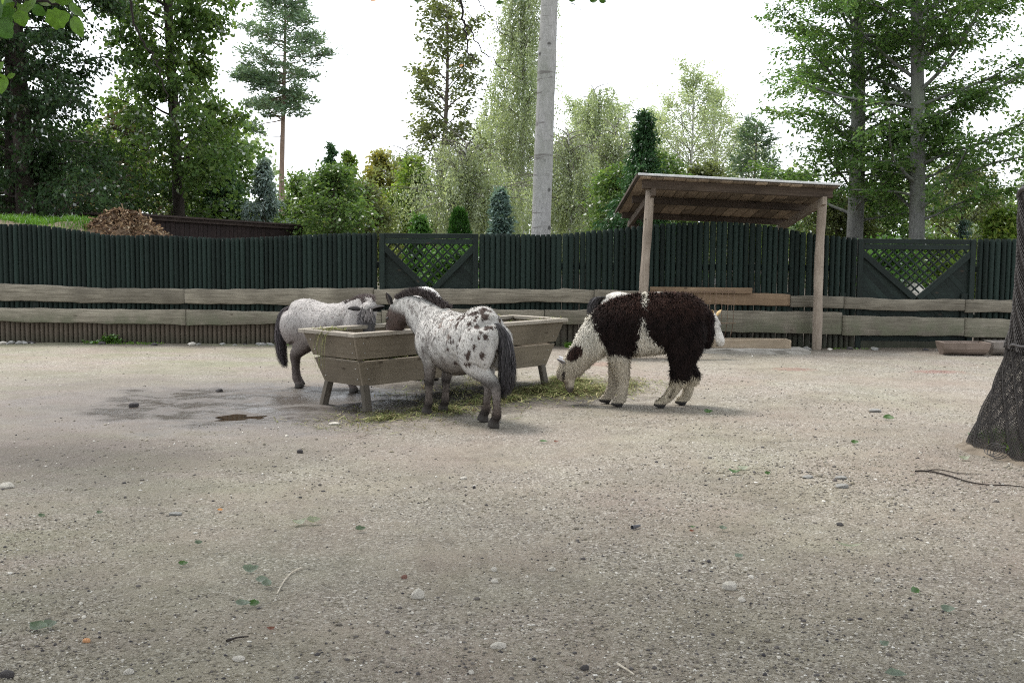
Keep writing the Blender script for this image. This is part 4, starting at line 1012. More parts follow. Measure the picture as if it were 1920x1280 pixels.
# clipped thuja: dense, round topped
def column(name, px, Y, h, W, label, mat, seed, n=9000, size=.075, aspect=.35, top=.35, point=1.0):
    t_ = Tree(seed).grow_trunk(h * .9, .04, .01, .03); r = t_.r
    for k in range(60):
        z = r.uniform(.1, h * .85); az = r.uniform(0, 6.28); t_.limb([0, 0, z], az, .9, W * .7, .006, .1, 3, .05, 3)
    z = r.uniform(.05, 1, n); a = r.uniform(0, 6.28, n)
    rad = W * np.where(z > 1 - top, np.sqrt(np.clip(1 - ((z - (1 - top)) / top) ** 2, 0, 1)) ** point, 1 - .12 * (1 - z) ** 2) * (1 + .08 * np.sin(a * 5 + z * 9) + .06 * np.sin(a * 11 - z * 23))
    f = r.uniform(.72, 1.0, n) ** .5
    p = np.stack([np.cos(a) * rad * f, np.sin(a) * rad * f, z * h], -1); d = np.stack([np.cos(a) * .5, np.sin(a) * .5, np.ones(n)], -1); d /= np.linalg.norm(d, axis=1)[:, None]
    t_.LP.append(p + r.normal(0, .012, (n, 3))); t_.LD.append(d)
    return t_.build(name, label, ground_at(px, Y), B_mid, mat, size, aspect, .0, .8, 0, 'conifer', 'conifers beyond the fence')
column('thuja', 861, 20.5, 2.05, .185, 'small dense column shaped thuja behind the fence', L_thuja, 132, 8000)
t_ = conifer('blue_cypress', 936, 20.0, 2.42, .52, 'dense blue green cone shaped cypress behind the fence', L_blue, 133, 150, 26, .085, .35, (.5, 1.1), .2, 6, .035, .1, .62, droop=.1, sublen=.32)
# tall pine
t_ = Tree(140).grow_trunk(11.6, .15, .03, .4, (-.05, 0))
def pine_prof(f): return [1.1, 1.5, 1.3, 1.9, 2.0, 1.9, 1.7, 1.4, 1.15, .8][min(9, int(f * 10))] * .95
t_.crown(6.6, 11.5, 66, pine_prof, -.25, .55, .15, 10, .36, .10, 21, .12, start=.2, droop=.0); t_.crown(6.9, 7.9, 6, lambda f: 2.1, -.05, .2, .35, 9, .30, .1, 60, .13, start=.45, side_bias=(3.14, 1.0))
t_.crown(5.6, 7.4, 5, lambda f: 1.9, -.1, .1, .35, 7, .25, .15, 40, .12, start=.6, side_bias=(3.14, .8))
t_.build('pine_tree', 'tall pine with a bare reddish trunk standing alone against the sky', ground_at(531, 46), B_pine, L_pine, .22, .25, .2, .45, -.1)
# airy olive tree
t_ = Tree(141).grow_trunk(8.3, .13, .02, .5, (-.05, 0))
t_.crown(2.8, 8.2, 56, lambda f: [2.0, 1.9, 1.2, .95, 1.5, 1.45, 1.1, 1.2, 1.35, .9][min(9, int(f * 10))] * .95, .45, .8, .3, 8, .42, .35, 18, .09, start=.25)
t_.build('airy_tree', 'slender airy tree with a ragged open olive crown left of the smooth grey trunk', ground_at(822, 33), B_mid, L_olive, .115, .6, .4, .4, .2)
# weeping birches: strands hanging from arching limbs
def weeping(px, Y, h, W, label, seed, nb, strands, slen, z0f=.35, mat=L_pale, size=.075, r0=.09, ldens=16):
    t_ = Tree(seed).grow_trunk(h, r0, .012, .3, n=14); r = t_.r
    for i in range(nb):
        f = (i + r.uniform(0, 1)) / nb; z = h * (z0f + (1 - z0f) * f); p, tr = t_.at(z); L = W * (1.1 - .75 * f) * r.uniform(.6, 1.15)
        pts = t_.limb(p, i * 2.4 + r.normal(0, .4), .75, L, .02, -.9, 6, .1, 4)
        for j in range(strands):
            q = r.uniform(.15, 1) * 5; k = min(int(q), 4); b = pts[k] + (pts[k + 1] - pts[k]) * (q - k)
            sl = slen * r.uniform(.4, 1.3); sl = min(sl, b[2] - .3)
            s_ = t_.limb(b, r.uniform(0, 6.28), -1.2, sl, .002, -1.2, 6, .05, 3)
            t_.leafline(s_, int(ldens * sl + 3), .035)
    return t_.build('weeping_birch', label, ground_at(px, Y), B_birch, mat, size, .55, .1, .3, .9, 'tree', 'weeping birches beyond the fence', B_twig)
weeping(985, 35, 13, 1.5, 'tall weeping birch with pale hanging strands behind the smooth grey trunk', 151, 64, 15, 2.4, .30, size=.075, ldens=26)
weeping(885, 29, 4.0, 2.1, 'low greyish weeping birch mass behind the blue green cypress', 152, 44, 18, 1.5, .5, size=.065, ldens=24)
weeping(1060, 32, 4.6, 2.0, 'low pale weeping birch right of the smooth grey trunk', 153, 44, 17, 1.6, .45, size=.065, ldens=24)
weeping(1105, 38, 6.6, 2.0, 'pale birch with white limbs between the grey trunk and the shelter', 154, 56, 16, .9, .25, size=.08, ldens=30)
weeping(1160, 36, 5.2, 2.2, 'pale birch just left of the dark conifer by the shelter', 155, 50, 16, 1.0, .25, size=.075, ldens=26)
weeping(770, 38, 4.6, 1.8, 'far pale birch seen between the yellow tree and the airy tree', 156, 40, 14, 1.0, .3, size=.08, ldens=24)
weeping(955, 40, 6.4, 2.4, 'broad pale birch far behind the tall weeping one', 157, 50, 15, 1.3, .25, size=.08, ldens=24)
# the smooth grey trunk behind the fence; its crown is above the frame
t_ = Tree(160).grow_trunk(15, .185, .10, .10, (.45, 0), 24, 1.05)
t_.crown(9.2, 14.6, 26, lambda f: 3.0 * (1 - .5 * f), .4, .9, .2, 7, .45, 0, 26, .13)
o = t_.build('beech_tree', 'tall smooth pale grey trunk rising bare past the top of the photo behind the fence', ground_at(1010, 19.5), B_grey, L_beech, .09)
# behind the shelter
conifer('dark_conifer', 1205, 25, 4.45, 1.35, 'dark green conifer behind the left side of the shelter roof', L_conif, 161, 110, 30, .095, .35, (.1, .8), .15, 9, .07)
bushy('green_shrub', 1160, 26.5, 3.4, 1.3, 'green bush left of the dark conifer by the shelter', L_green, 162, 40, 36, .09)
def upright(px, Y, h, W, label, seed, leaves=40, mat=L_pale, z0=1.0):
    t_ = Tree(seed).grow_trunk(h * .98, .09, .015, .4)
    t_.crown(z0, h * .95, 52, lambda f: W * [.8, 1.0, 1.15, 1.1, 1.0, .92, .8, .68, .5, .32][min(9, int(f * 10))] * (.8 + .4 * math.sin(f * 37) ** 2), .45, 1.05, .3, 9, .40, .45, leaves, .11, start=.12, wob=.16)
    return t_.build('birch', label, ground_at(px, Y), B_birch, mat, .085, .5, .4, .45, .25, 'tree', 'pale upright birches beyond the fence', B_twig)
upright(1282, 38, 7.4, 2.3, 'tall pale birch with upright sprays above the middle of the shelter roof', 163)
upright(1338, 41, 7.0, 2.3, 'pale birch just right of the tallest one above the shelter roof', 164)
upright(1232, 44, 6.6, 2.3, 'pale birch behind the tip of the dark conifer', 165)
upright(1140, 40, 6.3, 2.4, 'pale birch left of the dark conifer, far behind', 181, 34)
upright(1395, 46, 6.2, 2.0, 'far pale birch behind the young pine', 182, 28)
upright(1075, 42, 6.8, 1.7, 'pale birch just right of the smooth grey trunk', 183, 30)
upright(905, 44, 6.0, 1.9, 'far pale birch between the airy tree and the tall weeping one', 184, 26)
t_ = Tree(166).grow_trunk(4.9, .07, .02, .2)
t_.crown(1.4, 4.8, 34, lambda f: 1.35 * (1 - .7 * f), .1, .6, .4, 7, .4, .2, 26, .10)
t_.build('young_pine', 'young pine just above the right part of the shelter roof', ground_at(1405, 33), B_pine, L_pine, .17, .22, .2, .5, -.1, 'conifer', 'conifers beyond the fence')
bushy('green_tree', 1245, 30, 4.0, 1.5, 'green tree just behind the shelter roof', L_green, 167, 40, 36, .10)
bushy('pale_shrub', 1330, 34, 4.0, 1.8, 'pale olive shrub over the middle of the shelter roof', L_olive, 168, 40, 34, .11)
bushy('green_shrub', 1475, 30, 3.4, 1.5, 'green shrub right of the young pine behind the shelter', L_green, 169, 38, 34, .09)
# big beeches on the right
def beech(px, Y, h, r0, label, seed, nb, W, z0=1.9, lim=92, bias=None):
    t_ = Tree(seed).grow_trunk(h, r0, r0 * .35, .5)
    t_.crown(z0, 9.2, nb, lambda f: W * (.8 + .35 * f) * (.9 + .2 * math.sin(f * 23)), .30, .62, .12, 10, .48, .15, lim, .10, side_bias=bias, droop=.2, start=.15); t_.crown(9.2, h * .97, 20, lambda f: W * (1 - .6 * f), .45, .8, .1, 8, .46, .1, 40, .1)
    return t_.build('beech_tree', label, ground_at(px, Y), B_beech, L_beech, .095, .55, .72, .5, .15)
beech(1598, 24.5, 12.5, .19, 'large beech with a grey trunk just right of the shelter roof', 171, 62, 2.9)
beech(1718, 22.5, 12.5, .165, 'large beech with a grey trunk behind the right lattice gate', 172, 66, 2.9)
bushy('green_shrub', 1640, 26.5, 2.9, 1.5, 'green undergrowth between the two beech trunks', L_beech, 173, 44, 40, .085)
bushy('green_shrub', 1682, 20.5, 1.55, .75, 'light green shrub seen through the lattice of the right gate', L_vivid, 185, 30, 30, .075)
bushy('green_shrub', 1765, 21.5, 1.6, .7, 'light green shrub behind the right corner of the right gate lattice', L_ygreen, 186, 28, 28, .075)
bushy('green_shrub', 1560, 25.5, 2.7, 1.2, 'olive undergrowth behind the right shelter post', L_olive, 174, 40, 36, .085)
bushy('green_shrub', 1800, 28, 3.6, 1.7, 'greyish green tree right of the beech trunks', L_olive, 175, 44, 38, .09)
bushy('maple', 1868, 22, 2.25, .75, 'yellow green maple bush over the fence beside the netted tree', L_ygreen, 176, 40, 34, .085, aspect=.8)
conifer('blue_conifer', 1806, 23, 2.05, .35, 'small silvery shrub left of the yellow green maple', L_blue, 177, 36, 22, .07)
bushy('green_tree', 1990, 27, 6.0, 2.4, 'green tree beyond the right edge of the photo', L_green, 178, 40, 34, .11)
# far wood that closes the view low down
rw_ = np.random.default_rng(77)
farw = Tree(180)
for px in range(-500, 2500, 34):
    Yf = rw_.uniform(48, 58); x = XA(px, Yf); h = rw_.uniform(2.6, 4.6) + (1.3 if px < 480 else 0) + (.6 if px > 1150 else 0) - (.9 if 560 < px < 800 else 0)
    for k in range(15):
        a = rw_.uniform(0, 6.28); z = h * rw_.uniform(.15, 1); rr2 = 1.7 * math.sqrt(max(.05, 1 - (z / h) ** 2))
        c = np.array([x + math.cos(a) * rr2, Yf + math.sin(a) * rr2, z]); farw.LP.append(c + rw_.normal(0, .4, (46, 3)) * np.array([1, 1, .8])); d = rw_.normal(0, 1, (46, 3)); farw.LD.append(d / np.linalg.norm(d, axis=1)[:, None])
V, F, tone = farw.leaves(.26, .7, .3, .3, .2)
L_far = leaf_mat('far_leaf', (.12, .165, .09), (.19, .245, .135), (.29, .34, .2), .5)  # light leaf colour, distance haze painted in
o = link('far_wood', np_mesh('far_wood', V, F, False, tone), L_far); tag(o, 'far green wood closing the view behind the trees', kind='stuff'); NLEAF += len(F)

# ---------------------------------------------------------------- behind the fence on the left: grass bank, chip heap, shed
def bank_h(px_): return 0
bx = np.linspace(-13.5, -5.6, 60); by = np.linspace(FY + .25, 24, 40); BX, BY = np.meshgrid(bx, by)
crest = np.interp(BX, [-13.5, -8.3, -7.6, -7.1, -6.6, -6.0, -5.6], [1.82, 1.82, 1.74, 1.80, 1.58, 1.15, 0])
BZ = crest * np.clip((BY - FY - .25) / 1.6, 0, 1) ** .6 * np.clip((24 - BY) / 3, 0, 1) + .05 * smooth_noise(BX, BY, 61, 3) + .03 * smooth_noise(BX, BY, 62, 9) - .02
V = np.stack([BX, BY, BZ], -1).reshape(-1, 3); i = np.arange(39)[:, None] * 60 + np.arange(59)[None]
F = np.stack([i, i + 1, i + 61, i + 60], -1).reshape(-1, 4)
M_soil = simple_mat('bank_soil', (.13, .10, .07), (.27, .22, .16), 5, .95, .6, .04)
o = link('earth_bank', np_mesh('earth_bank', V, F, True), M_soil); tag(o, 'earth bank behind the fence on the left', kind='structure')
def bankpos(r, n):
    x = r.uniform(-11, -6.0, n); y = r.uniform(FY + .9, 19.6, n)
    z = np.interp(x, [-13.5, -8.3, -7.6, -7.1, -6.6, -6.0, -5.6], [1.82, 1.82, 1.74, 1.80, 1.58, 1.15, 0]) * np.clip((y - FY - .25) / 1.6, 0, 1) ** .6 + .05 * smooth_noise(x, y, 61, 3) + .03 * smooth_noise(x, y, 62, 9) - .03
    d = smooth_noise(x, y, 63, 2.2); keep = (d > -.06) | (r.uniform(0, 1, n) < .12); return np.stack([x, y, z], -1)[keep]
acc = grass_patch(16000, bankpos, 9, .05, .13)
o = link('grass', acc.mesh('grass'), leaf_mat('bank_grass', (.06, .14, .015), (.11, .24, .03), (.18, .34, .05), .45)); tag(o, 'bright green grass on the earth bank behind the fence', kind='stuff')
# heap of wood chips and stalks
hc = Vector((XA(226, 18.6), 18.6, 0)); HH, HR = ZA(232, 404, 18.6), 1.5
heap = thing('chip_heap', 'brown heap of wood chips and old stalks behind the fence', 'heap', hc)
n1, n2 = 40, 22; V = []
for j in range(n2):
    f = j / (n2 - 1)
    for i in range(n1):
        a = 2 * math.pi * i / n1; rad = HR * f * (1 + .12 * math.sin(3 * a + 1))
        zz = HH * (1 - f ** 1.9) ** .8 * (1 + .05 * math.sin(a * 7 + f * 9)) + rnd.uniform(-.04, .04) * (1 - f)
        x_, y_ = rad * math.cos(a), rad * math.sin(a)
        zz = max(zz, .9 * math.exp(-(((x_ - .62) / .35) ** 2 + (y_ / .5) ** 2)) * 1.86)
        V.append((x_, y_, max(zz, -.02)))
F = [(j * n1 + i, j * n1 + (i + 1) % n1, (j + 1) * n1 + (i + 1) % n1, (j + 1) * n1 + i) for j in range(n2 - 1) for i in range(n1)]
hme = np_mesh('mound', V, np.array(F), True); M_chipbase = simple_mat('chip_mulch', (.05, .033, .022), (.17, .115, .07), 14, .95, .8, .04)
link('mound', hme, M_chipbase, heap, MW[heap.name])
r = np.random.default_rng(90); HV = np.array(V); fa_ = np.array(F); k = r.integers(0, len(fa_), 9000); w = r.dirichlet([1, 1, 1, 1], 9000)
c = (HV[fa_[k]] * w[:, :, None]).sum(1); keep = c[:, 2] > .9; c = c[keep]; n = len(c)
az = r.uniform(0, 6.28, n); el = r.normal(-.1, .5, n); L = r.uniform(.02, .09, n); L[r.uniform(0, 1, n) < .04] *= 3
d = np.stack([np.cos(az) * np.cos(el), np.sin(az) * np.cos(el), np.sin(el)], -1); s_ = np.cross(d, r.normal(0, 1, (n, 3))); s_ /= np.linalg.norm(s_, axis=1)[:, None]
W_ = s_ * (r.uniform(.006, .02, n))[:, None]; o_ = np.array([0, 0, .015])
V = np.stack([c - d * L[:, None] / 2 - W_ + o_, c + d * L[:, None] / 2 - W_ + o_, c + d * L[:, None] / 2 + W_ + o_, c - d * L[:, None] / 2 + W_ + o_], 1).reshape(-1, 3)
t = NT('wood_chip'); a = t.node('ShaderNodeAttribute', attribute_name='v').outputs['Fac']
M_chip = t.fin(t.pbsdf(t.ramp(a, (0, (.05, .03, .02)), (.4, (.16, .095, .055)), (.7, (.30, .20, .11)), (1, (.5, .42, .30))), .9))
o = link('chips', np_mesh('chips', V, np.arange(n)[:, None] * 4 + np.arange(4), False, np.clip(r.normal(.45, .25, n), 0, 1)), M_chip, heap, MW[heap.name]); o['kind'] = 'stuff'
# long low brown shed
M_shed = wood_mat('shed_board', (.013, .0075, .007), (.026, .015, .0135), (14, 14, 1.2), .8, .3, None, .18)
M_shedroof = simple_mat('shed_roof', (.025, .018, .016), (.055, .04, .034), 6, .9, .4)
A = Vector((XA(262, 20.0), 20.0, 0)); B = Vector((XA(566, 24.5), 24.5, 0)); zA = ZA(262, 407, 20.0); zB = ZA(566, 427, 24.5)
shed = thing('shed', 'long low dark brown board shed with a flat sloping roof behind the fence', 'shed', (A + B) / 2)
dv = (B - A); LS = dv.length; dn = dv.normalized(); nn = Vector((dn.y, -dn.x, 0))
nbd = 38
for k in range(nbd):
    f = (k + .5) / nbd; p = A + dv * f; zt = zA + (zB - zA) * f
    beam('board', p + nn * rnd.uniform(0, .006), p + nn * .0 + Vector((0, 0, zt)), LS / nbd - .008, .025, M_shed, shed, nn, .003)
beam('fascia', A + nn * .04 + Vector((0, 0, zA - .01)), B + nn * .04 + Vector((0, 0, zB - .01)), .03, .07, M_shedroof, shed)
nb2 = -nn * 2.2
for pA, pB in ((A, A + nb2), (B, B + nb2)):
    zt = zA if pA is A else zB
    bmw = bmesh.new(); q = [pA, pB, pB + Vector((0, 0, zt - .05)), pA + Vector((0, 0, zt - .05))]; vs = [bmw.verts.new(x_) for x_ in q]; f_ = bmw.faces.new(vs)
    e_ = bmesh.ops.extrude_face_region(bmw, geom=[f_]); bmesh.ops.translate(bmw, vec=dn * .03, verts=[v for v in e_['geom'] if isinstance(v, bmesh.types.BMVert)])
    link('side_wall', bm_mesh('side_wall', bmw), M_shed, shed, Matrix.Identity(4))
bmw = bmesh.new(); up_ = Vector((0, 0, 1))
q = [A + nn * .1 - dn * .1 + up_ * (zA + .028), B + nn * .1 + dn * .1 + up_ * (zB + .028), B + nb2 + dn * .1 + up_ * (zB + .06), A + nb2 - dn * .1 + up_ * (zA + .06)]
vs = [bmw.verts.new(x_) for x_ in q]; f_ = bmw.faces.new(vs); e_ = bmesh.ops.extrude_face_region(bmw, geom=[f_]); bmesh.ops.translate(bmw, vec=(0, 0, .035), verts=[v for v in e_['geom'] if isinstance(v, bmesh.types.BMVert)])
bmesh.ops.recalc_face_normals(bmw, faces=bmw.faces); link('roof', bm_mesh('roof', bmw), M_shedroof, shed, Matrix.Identity(4))
# pale boulder seen through the right lattice
me = SMESH[2].copy(); me.materials.clear()
o = link('boulder', me, SM['pale'], None, Matrix.Translation((XA(1712, 20.2), 20.2, .42)) @ Matrix.Diagonal((.62, .7, .95, 1))); tag(o, 'pale boulder seen through the lattice of the right gate', 'boulder')

# ---------------------------------------------------------------- the netted tree at the right edge
NX, NY = 4.30, 8.0
t_ = Tree(190).grow_trunk(13, .50, .22, .1, (.1, 0), 20, 1.25); t_.trunk = Acc(); V, F = tube_np(t_.tp, t_.tr, 20); t_.trunk.add(V, F)
t_.crown(5.6, 12.6, 60, lambda f: 4.2 * (1 - .5 * f * f), .15, .7, .15, 8, .45, 0, 60, .18, droop=.2)
t_.build('netted_tree', 'tree at the right edge whose trunk is wrapped in dark netting', (NX, NY, 0), B_dark, L_green, .16, .65, .6, .4, .2, 'tree', 'trees standing in the yard')
M_net = simple_mat('net_wire', (.022, .019, .019), (.048, .043, .042), 20, .6, .1, .002, .4)
def net(name, zs, rs, nstr, turns, r0, seed, parent, wob=.012, cx=0):
    rg = np.random.default_rng(seed); acc = Acc(); n = 44
    zz = np.linspace(zs[0], zs[-1], n)
    for sgn in (1, -1):
        for k in range(nstr):
            a = 2 * np.pi * k / nstr + sgn * turns * 2 * np.pi * np.linspace(0, 1, n)
            rad = np.interp(zz, zs, rs); rad = rad * (1 + (.05 * np.sin(3 * a + 1) + .03 * np.sin(7 * a + zz * 4)) * np.clip(1.3 - zz, .25, 1)) + wob * np.sin(a * 23 + zz * 31)
            fl_ = np.clip((.9 - zz) / .9, 0, 1)
            p = np.stack([np.cos(a) * rad - .10 * fl_, np.sin(a) * rad, zz + .02 * np.sin(5 * a) * fl_], -1)
            V, F = tube_np(p, np.full(n, r0), 3); acc.add(V, F)
    link('netting', acc.mesh('netting'), M_net, parent, MW[parent.name])
netg = thing('tree_netting', 'dark wire netting wrapped around the right tree trunk, flaring at its foot', 'netting', (NX, NY, 0))
net('netting', [.01, .12, .35, .6, .8], [.82, .785, .715, .665, .655], 250, .22, .0018, 1, netg)
net('netting', [.01, .12, .35, .6, .8], [.805, .77, .70, .655, .645], 210, .25, .0018, 3, netg)
net('netting', [.74, 1.0, 1.5, 1.90], [.675, .66, .645, .65], 170, .34, .0045, 2, netg, .008)
net('netting', [.74, 1.0, 1.5, 1.86], [.63, .615, .605, .61], 150, .38, .0045, 4, netg, .008)
a = np.linspace(0, 2 * np.pi, 60); acc = Acc()
for z_, rd, rr3 in ((1.9, .655, .02), (.78, .672, .012), (1.93, .64, .012)):
    p = np.stack([np.cos(a) * rd, np.sin(a) * rd, z_ + .035 * np.sin(a * 4) + .02 * np.sin(a * 9)], -1); V, F = tube_np(p, np.full(60, rr3), 6); link('rolled_edge', np_mesh('rolled_edge', V, F, True), M_net, netg, MW[netg.name])
acc = Acc()
for k in range(4):                                             # loose curl of wire at the foot
    th = np.linspace(0, 2 * np.pi * .9, 18); p = np.stack([-.87 + .05 * np.cos(th) - .02 * k, -.25 + .06 * np.sin(th), .05 + .035 * np.sin(th + 1) + .01 * k], -1); V, F = tube_np(p, np.full(18, .003), 4); acc.add(V, F)
link('wire_curl', acc.mesh('wire_curl', True), M_net, netg, MW[netg.name])
def gpn(r, n):
    a = r.uniform(2.2, 5.2, n); rd = r.uniform(.58, .74, n); return np.stack([NX + np.cos(a) * rd - .08, NY + np.sin(a) * rd, np.zeros(n)], -1)
acc = grass_patch(420, gpn, 12, .04, .15)
o = link('grass', acc.mesh('grass'), M_grass); tag(o, 'grass growing inside the netting around the tree', kind='stuff')
weed(1829, 826, 6, .07, .03, 'small green weed at the foot of the tree netting', 7)
# earth collar around its foot
a = np.linspace(0, 2 * np.pi, 48, endpoint=False); V = []; 
for rd, zz in ((.4, .10), (.65, .06), (.80, .035), (.94, .0), (1.04, -.03)):
    for q in a: V.append((NX - .05 + rd * math.cos(q) * (1 + .06 * math.sin(5 * q)), NY + rd * math.sin(q) * (1 + .06 * math.sin(4 * q)), zz + rnd.uniform(-.006, .006)))
F = [(j * 48 + i, (j + 1) * 48 + i, (j + 1) * 48 + (i + 1) % 48, j * 48 + (i + 1) % 48) for j in range(4) for i in range(48)]
o = link('soil_collar', np_mesh('soil_collar', V, np.array(F), True), simple_mat('dark_soil', (.10, .08, .06), (.22, .185, .145), 9, .95, .6, .02)); tag(o, 'dark earth heaped round the foot of the netted tree', kind='structure')

# ---------------------------------------------------------------- the tree left of the camera whose boughs hang into the picture
OX, OY = -4.6, 1.2
t_ = Tree(200).grow_trunk(12, .30, .12, .4, (0, .3), 18, 1.3)
t_.crown(5.2, 11.6, 84, lambda f: 7.0 * (1 - .5 * f * f), .10, .7, .1, 10, .45, 0, 80, .22, droop=.2, side_bias=(.6, .5))
over = t_.build('overhanging_tree', 'tree left of the yard whose thin leafy boughs hang into the top of the photo', (OX, OY, 0), B_dark, L_green, .20, .65, .6, .4, .2, 'tree', 'trees standing in the yard')
t_ = Tree(201).grow_trunk(12, .26, .10, .3, (0, .2), 18, 1.3)  # unseen tree, its wide dense crown added to darken the foreground
t_.crown(4.9, 11.6, 84, lambda f: 6.6 * (1 - .5 * f * f), .05, .7, .1, 10, .45, 0, 80, .22, droop=.2, side_bias=(1.4, .55))
over2 = t_.build('overhanging_tree', 'unseen tree added to shade the foreground, its few twigs hang right of the pale trunk', (2.0, -1.6, 0), B_dark, L_green, .20, .65, .6, .4, .2, 'tree', 'trees standing in the yard')
def bough(pts, r0, r1, name='bough', over=over):
    q = catmull([tuple(p) for p in pts], 5); q[1:-1] += np.random.default_rng(len(q)).normal(0, .006, (len(q) - 2, 3))
    V, F = tube_np(q, np.linspace(r0, r1, len(q)), 6); return link(name, np_mesh(name, V, F, True), M_twig, over, Matrix.Identity(4))
trunk_p = lambda z: Vector((OX, OY + z * .025, z))
# main limbs, above the frame
La = [trunk_p(3.9), Vector((-3.2, 2.6, 4.2)), Vector((-1.9, 4.6, 4.3)), Vector((-.95, 7.0, 3.9)), P(858, -25, 8)]
bough(La, .07, .012)
Lb = [trunk_p(3.2), Vector((-3.6, 2.4, 3.3)), Vector((-2.7, 3.3, 3.15)), P(238, -30, 5.5)]
bough(Lb, .05, .012)
Lc = [trunk_p(2.7), Vector((-3.4, 2.2, 2.75)), P(-60, -10, 4.0)]
bough(Lc, .035, .010)
T1 = [P(858, -25, 8), P(866, 20, 8), P(872, 55, 8), P(877, 95, 8), P(890, 112, 8), P(906, 118, 8)]; bough(T1, .011, .003, 'twig')
bough([P(869, 42, 8), P(885, 62, 8.02), P(905, 96, 8.05), P(935, 122, 8.1), P(962, 140, 8.1), P(985, 156, 8.1)], .006, .0015, 'twig')
bough([P(858, -25, 8), P(896, 0, 8.1), P(912, 24, 8.15), P(938, 58, 8.2), P(965, 76, 8.2), P(996, 89, 8.2)], .0045, .0015, 'twig')
bough([P(864, 8, 8), P(890, 36, 7.9), P(915, 50, 7.9), P(938, 62, 7.9)], .003, .0012, 'twig')
bough([P(877, 95, 8), P(880, 110, 7.95), P(902, 128, 7.9), P(916, 138, 7.9)], .003, .0015, 'twig')
bough([Vector((2.0, -1.5, 4.4)), Vector((1.8, 2.0, 4.6)), Vector((1.3, 5.5, 4.4)), P(1050, -30, 8.5)], .05, .008, 'bough', over2); bough([P(1050, -30, 8.5), P(1068, -4, 8.5), P(1080, 14, 8.5), P(1095, 24, 8.5)], .005, .0015, 'twig', over2); bough([P(1050, -30, 8.5), P(1090, -8, 8.5), P(1120, 1, 8.5)], .004, .0015, 'twig', over2)
bough([P(238, -30, 5.5), P(250, 32, 5.5), P(270, 80, 5.5), P(294, 116, 5.5), P(303, 145, 5.5), P(313, 190, 5.5), P(334, 242, 5.5)], .0065, .002, 'twig')
bough([P(294, 116, 5.5), P(306, 108, 5.5), P(318, 112, 5.5)], .003, .0015, 'twig')
bough([P(-60, -10, 4.0), P(20, -4, 4.0), P(85, 4, 4.0), P(135, 12, 4.0), P(150, 30, 4)], .008, .002, 'twig')
bough([P(20, -4, 4.0), P(30, 15, 4), P(22, 40, 4), P(10, 60, 4)], .004, .0015, 'twig')
bough([P(-60, -10, 4.0), P(-40, 80, 4.0), P(-15, 140, 4), P(10, 150, 4)], .005, .0015, 'twig')
LM['lime'] = flat_leaf_mat('lime_leaf', (.085, .16, .025), .5); LM['deep'] = flat_leaf_mat('deep_lime_leaf', (.05, .11, .025), .45)
hang = [(108, 36, 40, 'lime', 20), (142, 22, 34, 'lime', -40), (143, 52, 36, 'lime', -70), (92, 5, 34, 'lime', 10), (55, 14, 36, 'lime', 30), (22, 7, 40, 'deep', 60), (14, 33, 38, 'deep', -60), (7, 55, 40, 'deep', -50), (30, 18, 34, 'lime', -20),
        (3, 158, 34, 'lime', -80), (22, 143, 14, 'lime', 20), (-4, 130, 30, 'lime', 40), (118, 2, 30, 'lime', 0), (72, 22, 26, 'deep', -30), (-6, 20, 44, 'deep', -40), (40, 36, 28, 'lime', -70)]
for i, (px, py, w, c, an) in enumerate(hang):
    p = P(px, py, 4.0 + rnd.uniform(-.12, .12)); s = w / FPX * 4.0 * 1.15; V, F = leaf_np(s, s * .85, .1, .25, 7, 60 + i)
    M = Matrix.Translation(p) @ Matrix.Rotation(R(rnd.uniform(-35, 35)), 4, 'Z') @ Matrix.Rotation(R(-an), 4, 'Y') @ Matrix.Rotation(R(68 + rnd.uniform(-30, 18)), 4, 'X')
    link('leaf', np_mesh('leaf', V, F, True), LM[c], over, M)
for px, py, w, c in ((705, 1, 20, 'orange'), (866, 124, 9, 'orange'), (784, 4, 14, 'deep'), (972, 4, 16, 'deep'), (985, 3, 14, 'deep'), (1115, 2, 18, 'deep'), (1130, 4, 14, 'deep'), (908, 134, 10, 'deep'), (938, 6, 14, 'deep'), (1072, 2, 14, 'deep')):
    p = P(px, py, 8.1); s = w / FPX * 8.1 * 1.1; V, F = leaf_np(s, s * .6, .2, .4, 5, px)
    link('leaf', np_mesh('leaf', V, F, True), LM[c], over2 if px > 1000 else over, Matrix.Translation(p) @ Matrix.Rotation(rnd.uniform(-1, 1), 4, 'Z') @ Matrix.Rotation(rnd.uniform(.4, 1.2), 4, 'X'))
print('leaf faces', NLEAF)
